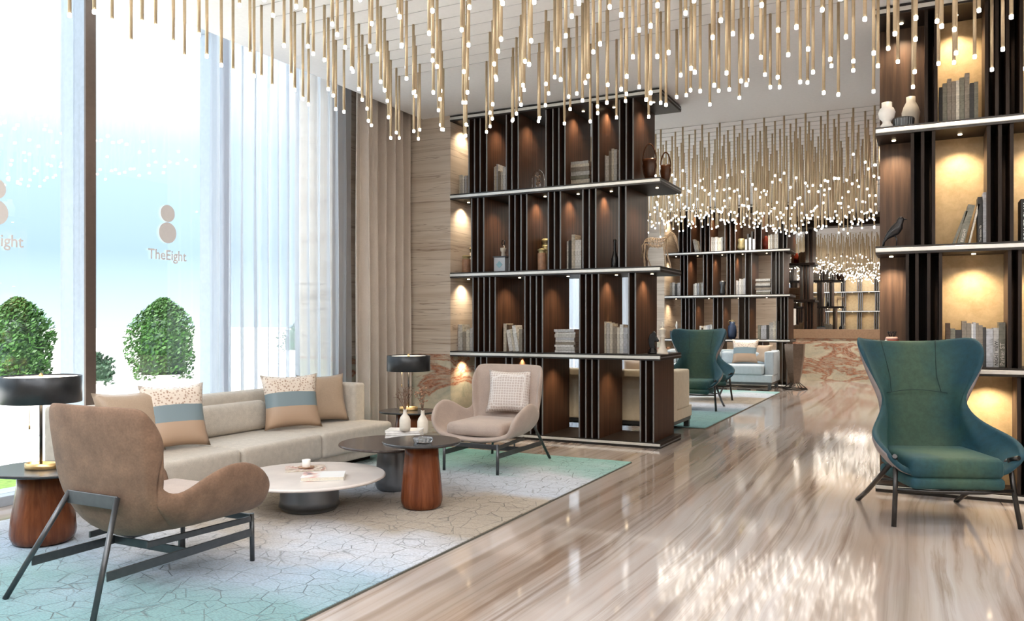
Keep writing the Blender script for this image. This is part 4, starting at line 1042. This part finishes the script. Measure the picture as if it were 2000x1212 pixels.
def sofa_box(label, x0, x1, y0, y1, m, face, zt=.72, legm='gunmetal'):
    cx, cy_ = (x0+x1)/2, (y0+y1)/2; t = thing('sofa', label, 'sofa', (cx, cy_, RZ if y0 > 9.5 else 0)); a, b_ = (x1-x0)/2, (y1-y0)/2
    f = 1 if face > 0 else -1        # faces +Y or -Y
    def pr(n_, X0, X1, Ya, Yb, z0, z1, bb=.03):
        ya, yb = (Ya, Yb) if f > 0 else (-Yb, -Ya); return obj(n_, rbox(X0, X1, ya, yb, z0, z1, bb), M[m], t, smooth=True)
    pr('base', -a+.01, a-.01, -b_+.01, b_, .14, .28, .015); pr('backrest', -a, a, -b_, -b_+.20, .14, zt)
    for s_ in (-1, 1):
        xx = (-a, -a+.17) if s_ < 0 else (a-.17, a); pr('armrest', xx[0], xx[1], -b_+.15, b_-.14, .26, zt-.01)
    n = 2
    for k in range(n):
        w_ = (2*a-.34)/n; pr('seat_cushion', -a+.17+k*w_+.003, -a+.17+(k+1)*w_-.003, -b_+.2, b_+.03, .28, .46, .045)
        pr('back_cushion', -a+.18+k*w_, -a+.16+(k+1)*w_, -b_+.19, -b_+.36, .45, zt-.03, .06)
    obj('frame', bx(-a+.02, a-.02, -b_+.02, b_-.02, .10, .14), M[legm], t)
    for sx in (-1, 1):
        for sy in (-1, 1): obj('leg', bx(sx*(a-.06)-.03, sx*(a-.06)+.03, sy*(b_-.05)-.03, sy*(b_-.05)+.03, 0, .10), M[legm], t)
    return t
sofa_box('cream sofa with its back to the left bookcase, seen through the gaps', -4.45, -2.46, 8.78, 9.66, 'sofa_cream', 1)
sofa_box('pale blue sofa in front of the far bookcase', -4.55, -2.44, 15.38, 16.24, 'sofa_blue', -1)
cush(15.85, -3.02, .50, .48, 'band', 'pale banded cushion on the blue sofa', 8, -16, .48, 'cushions on the blue sofa')
cush(15.90, -2.74, .40, .38, 'tan', 'tan cushion on the blue sofa beside its armrest', -14, -16, .48, 'cushions on the blue sofa')
cush(9.45, -3.1, .40, .35, 'tan', 'tan cushion on the cream sofa behind the bookcase', 176, 14, .47, 'cushions on the cream sofa')

# ------------------------------------------------------------ tables
def pedestal(name, label, x, y, R_top, ztop, th, rb, rt, mtop, mbase, sx=1, sy=1, power=None, rz=0, zb=RZ, bulge=.0):
    t = thing(name, label, 'table', (x, y, zb), rz); H = ztop-th-zb
    obj('column', lathe(B(), [(rb*.80, 0), (rb*.93, .012), (rb*1.0, .04), (rb*1.02, H*.16), (rb*.98, H*.35), (rt*1.03, H*.8), (rt, H)], 48), M[mbase], t)
    bm = lathe(B(), [(R_top*.97, H), (R_top, H+th*.35), (R_top, H+th*.7), (R_top*.985, H+th)], 72, sx=sx, sy=sy, power=power)
    obj('tabletop', bm, M[mtop], t)
    return t
pedestal('coffee_table', 'low round coffee table with pale stone top on a slate drum', -3.63, 4.18, .50, .245, .022, .195, .185, 'marble_top', 'slate')
pedestal('coffee_table', 'dark wood topped round table on a slate column, middle of three', -3.51, 4.97, .405, .365, .020, .135, .118, 'dark_top', 'slate')
pedestal('coffee_table', 'small dark topped table on a walnut column, nearest the camera path', -3.00, 4.57, .265, .463, .020, .138, .112, 'black_top', 'walnut')
pedestal('side_table', 'dark topped side table on a walnut column at the left edge', -4.44, 2.88, .27, .43, .018, .165, .130, 'black_top', 'walnut', 1.12, .92, 2.6, .3)
pedestal('side_table', 'dark topped walnut side table between the sofa and the stone pier', -4.36, 6.42, .27, .42, .018, .150, .120, 'black_top', 'walnut', 1.0, .92, 2.6, .1)
def lamp(x, y, z, label, k=1.0, glow=2.5):
    t = thing('table_lamp', label, 'lamp', (x, y, z), .5)
    obj('base', lathe(B(), [(.085, 0), (.088, .004), (.088, .034), (.078, .034), (.076, .012), (.001, .010)], 40, sy=.62, sx=1.0), M['brass'], t)
    obj('pole', tube(B(), [(0, 0, .008), (0, 0, .42)], .0085, 14), M['bronze'], t)
    sh = obj('lamp_shade', lathe(B(), [(.205, .375), (.207, .377), (.207, .522), (.205, .524), (.200, .524), (.200, .376), (.205, .375)], 64, cap=False), M['darkmetal'], t)
    obj('diffuser', lathe(B(), [(.199, .512), (.199, .515)], 48), emit('shade_diffuser', (1, .86, .68), glow), sh)
    obj('pull_cord', tube(B(), [(-.065, 0, .37), (-.065, 0, .245)], .0015, 5), M['brass'], t)
    obj('cord_knob', lathe(B(), [(.002, .222), (.005, .226), (.004, .246), (.002, .248)], 10, (-.065, 0, 0)), M['brass'], t)
    obj('finial', lathe(B(), [(.012, .515), (.012, .53), (.004, .54)], 14), M['brass'], t)
    light('lamp_light', 'POINT', (0, 0, .44), 2.5, (1, .8, .55), size=.04, parent=t)
lamp(-4.43, 2.86, .43, 'dark drum table lamp on the side table at the left edge')
lamp(-4.37, 6.43, .42, 'dark drum table lamp in front of the taupe drape')

# things on the tables
def on_z(pxx, pyy, z):
    u = (pxx-1000)/1577.; v = (631-pyy)/1577.; rx = u*math.cos(YAW)-math.sin(YAW); ry = u*math.sin(YAW)+math.cos(YAW); t_ = (z-CAM_H)/v
    return rx*t_, ry*t_
def flat_book(label, cx_, cy_, z, L, W, T, m, rz, cat='book', name='book', grp=None):
    o = obj(name, bx(-L/2, L/2, -W/2, W/2, 0, .002), m, None, (cx_, cy_, z), (0, 0, rz)); bm = o.data
    obj('page_block', bx(-L/2+.003, L/2-.003, -W/2+.002, W/2-.004, .002, T-.002), M['paper'] if m is not M['white_c'] else plain('white_pages', (.85, .84, .82), .9), o)
    obj('cover_top', bx(-L/2, L/2, -W/2, W/2, T-.002, T), m, o)
    obj('spine', bx(-L/2, L/2, W/2-.003, W/2, .002, T-.002), m, o)
    return tag(o, label, cat, grp)
x, y = on_z(790, 845, .39)
for k, (rz, T) in enumerate(((.42, .022), (.47, .018), (.40, .014))):
    flat_book('white coffee table book under the left bottle vase, %s of three' % ['bottommost', 'middle', 'topmost'][k], x, y, .365+sum((.022, .018, .014)[:k]), .27, .20, T, M['white_c'], rz, grp='white books under the vase')
zb = .365+.054
def bottle_vase(x, y, z, label, h=.165):
    return solid('bottle_vase', lathe(B(), [(.030, 0), (.040, .006), (.043, .03), (.043, h*.52), (.034, h*.66), (.016, h*.80), (.0135, h*.97), (.0165, h), (.010, h), (.009, h*.8)], 32), M['cream'], (x, y, z), label, 'vase')
v1 = on_z(791, 841, zb); bottle_vase(v1[0], v1[1], zb, 'cream bottle vase with bare twigs standing on the white books')
v2 = on_z(825, 848, .365); v2 = (v2[0]-.03, v2[1]+.05); bottle_vase(v2[0], v2[1], .365, 'cream bottle vase with dried blossoms behind the white books', .185)
def twigs(name, x, y, z, label, n, h, sp, blossoms, seedv):
    r = random.Random(seedv); t = thing(name, label, 'dried flowers', (x, y, z)); bm = B(); pm = B()
    for k in range(n):
        a = r.uniform(0, 2*PI); H = h*r.uniform(.7, 1.05); s_ = sp*r.uniform(.3, 1)
        pts = [Vector((0, 0, -.05)), Vector((.003*math.cos(a), .003*math.sin(a), 0)), Vector((s_*.45*math.cos(a), s_*.45*math.sin(a), H*.5)), Vector((s_*math.cos(a), s_*math.sin(a), H))]
        tube(bm, pts, .0026, 5, r2=.0016)
        for j in range(7):
            q = r.uniform(.35, 1); b0 = pts[2].lerp(pts[3], (q-.35)/.65) if q > .5 else pts[1].lerp(pts[2], q*2)
            d_ = Vector((r.gauss(0, 1), r.gauss(0, 1), abs(r.gauss(.8, .5)))).normalized()*r.uniform(.015, .04)
            tube(bm, [b0, b0+d_*.6, b0+d_], .0019, 4, r2=.0012)
            if blossoms:
                for _ in range(2):
                    c_ = b0+d_+Vector((r.uniform(-.006, .006),)*3); lathe(pm, [(.001, -.006), (.0085, 0), (.001, .007)], 6, c_)
    obj('stems', bm, M['twig'], t)
    if blossoms: obj('blossoms', pm, M['petal'], t)
    else: pm.free()
twigs('twig_bunch', v1[0], v1[1], zb+.165, 'bare brown twigs rising from the left bottle vase', 12, .17, .09, False, 3)
twigs('blossom_bunch', v2[0], v2[1], .365+.185, 'dried rusty blossom sprigs in the right bottle vase', 6, .19, .07, True, 6)
# glass ashtray
x, y = on_z(826, 864, .463)
bm = B(); rg = []
for r_, z_ in ((.045, 0), (.056, .006), (.064, .026), (.058, .034), (.046, .026), (.040, .010)):
    rg.append([bm.verts.new(((r_+(.003 if i % 2 else -.001))*math.cos(2*PI*i/28), (r_+(.003 if i % 2 else -.001))*math.sin(2*PI*i/28), z_)) for i in range(28)])
for a, b_ in zip(rg, rg[1:]):
    for i in range(28): bm.faces.new((a[i], a[(i+1) % 28], b_[(i+1) % 28], b_[i]))
bm.faces.new(rg[0]); bm.faces.new(rg[-1])
gl = N('cut_crystal'); gl.set(Roughness=.02, IOR=1.5); gl.b.inputs['Transmission Weight'].default_value = .85; gl.set(Base_Color=(.95, .97, .98, 1))
solid('ashtray', bm, gl.m, (x, y, .464), 'cut crystal ashtray on the small walnut table', 'ashtray')
# coffee table set
mc = N('magazine_cover'); mc.set(Roughness=.3); vv = mc.noise(14, None, 3, 1.0)
mc.col(mc.ramp(vv, [(.35, (.30, .20, .14)), (.45, (.62, .52, .42)), (.52, (.80, .76, .70)), (.60, (.40, .12, .08)), (.66, (.25, .24, .20))]))
x, y = on_z(597, 914, .25); flat_book('brown patterned magazine under the coffee cup', x, y, .246, .27, .20, .008, mc.m, .75, 'magazine', 'magazine')
cx_, cy_ = x+.01, y-.005
x, y = on_z(632, 927, .265)
mw = N('portrait_cover'); mw.set(Roughness=.3); vw = mw.noise(9, None, 3, .8)
sx_ = mw.new('SeparateXYZ'); mw.ln(mw.co, sx_.inputs[0])
pc = mw.ramp(vw, [(.42, (.80, .79, .78)), (.50, (.74, .60, .52)), (.57, (.70, .38, .34)), (.63, (.20, .14, .14))])
gt = mw.ramp(mw.math('ADD', mw.math('MULTIPLY', sx_.outputs['X'], 5), .5), [(.25, (1, 1, 1)), (.45, (0, 0, 0))]); mw.col(mw.mix(gt, (.82, .82, .81), pc))
flat_book('thick white magazine with a portrait print on the stone table', x, y, .246, .27, .21, .024, mw.m, .62, 'magazine', 'magazine')
x, y = cx_, cy_
t = thing('coffee_cup', 'white coffee cup on a small brown saucer', 'cup', (x, y, .2545), 2.4)
obj('saucer', lathe(B(), [(.030, 0), (.055, .006), (.056, .008), (.030, .004)], 32), M['copper'], t)
obj('cup', lathe(B(), [(.024, .005), (.027, .009), (.029, .058), (.0265, .058), (.0245, .014), (.001, .012)], 32), M['white_c'], t)
obj('handle', tube(B(), [(.027, 0, .048), (.044, 0, .046), (.046, 0, .028), (.027, 0, .020)], .0035, 8), M['white_c'], t)

# tall tapered floor vessel by the far bookcase end
t = thing('floor_lantern', 'bronze tapered floor lantern on a wire base by the far bookcase', 'lantern', (-2.14, 16.05, 0))
bm = B(); rg = []
for r_, z_ in ((.09, .12), (.14, .32), (.18, .60), (.20, .86)):
    rg.append([bm.verts.new((r_*math.cos(2*PI*i/6+.5), r_*math.sin(2*PI*i/6+.5), z_)) for i in range(6)])
for a, b_ in zip(rg, rg[1:]):
    for i in range(6): bm.faces.new((a[i], a[(i+1) % 6], b_[(i+1) % 6], b_[i]))
obj('body', bm, plain('smoked_bronze', (.20, .15, .115), .35, .4), t)
bm = B(); h6 = [(.22*math.cos(2*PI*i/6), .22*math.sin(2*PI*i/6), .012) for i in range(7)]
tube(bm, h6, .012, 6)
for i in range(6): tube(bm, [h6[i], (.08*math.cos(2*PI*i/6), .08*math.sin(2*PI*i/6), .13)], .009, 6)
obj('wire_base', bm, M['bronze'], t)
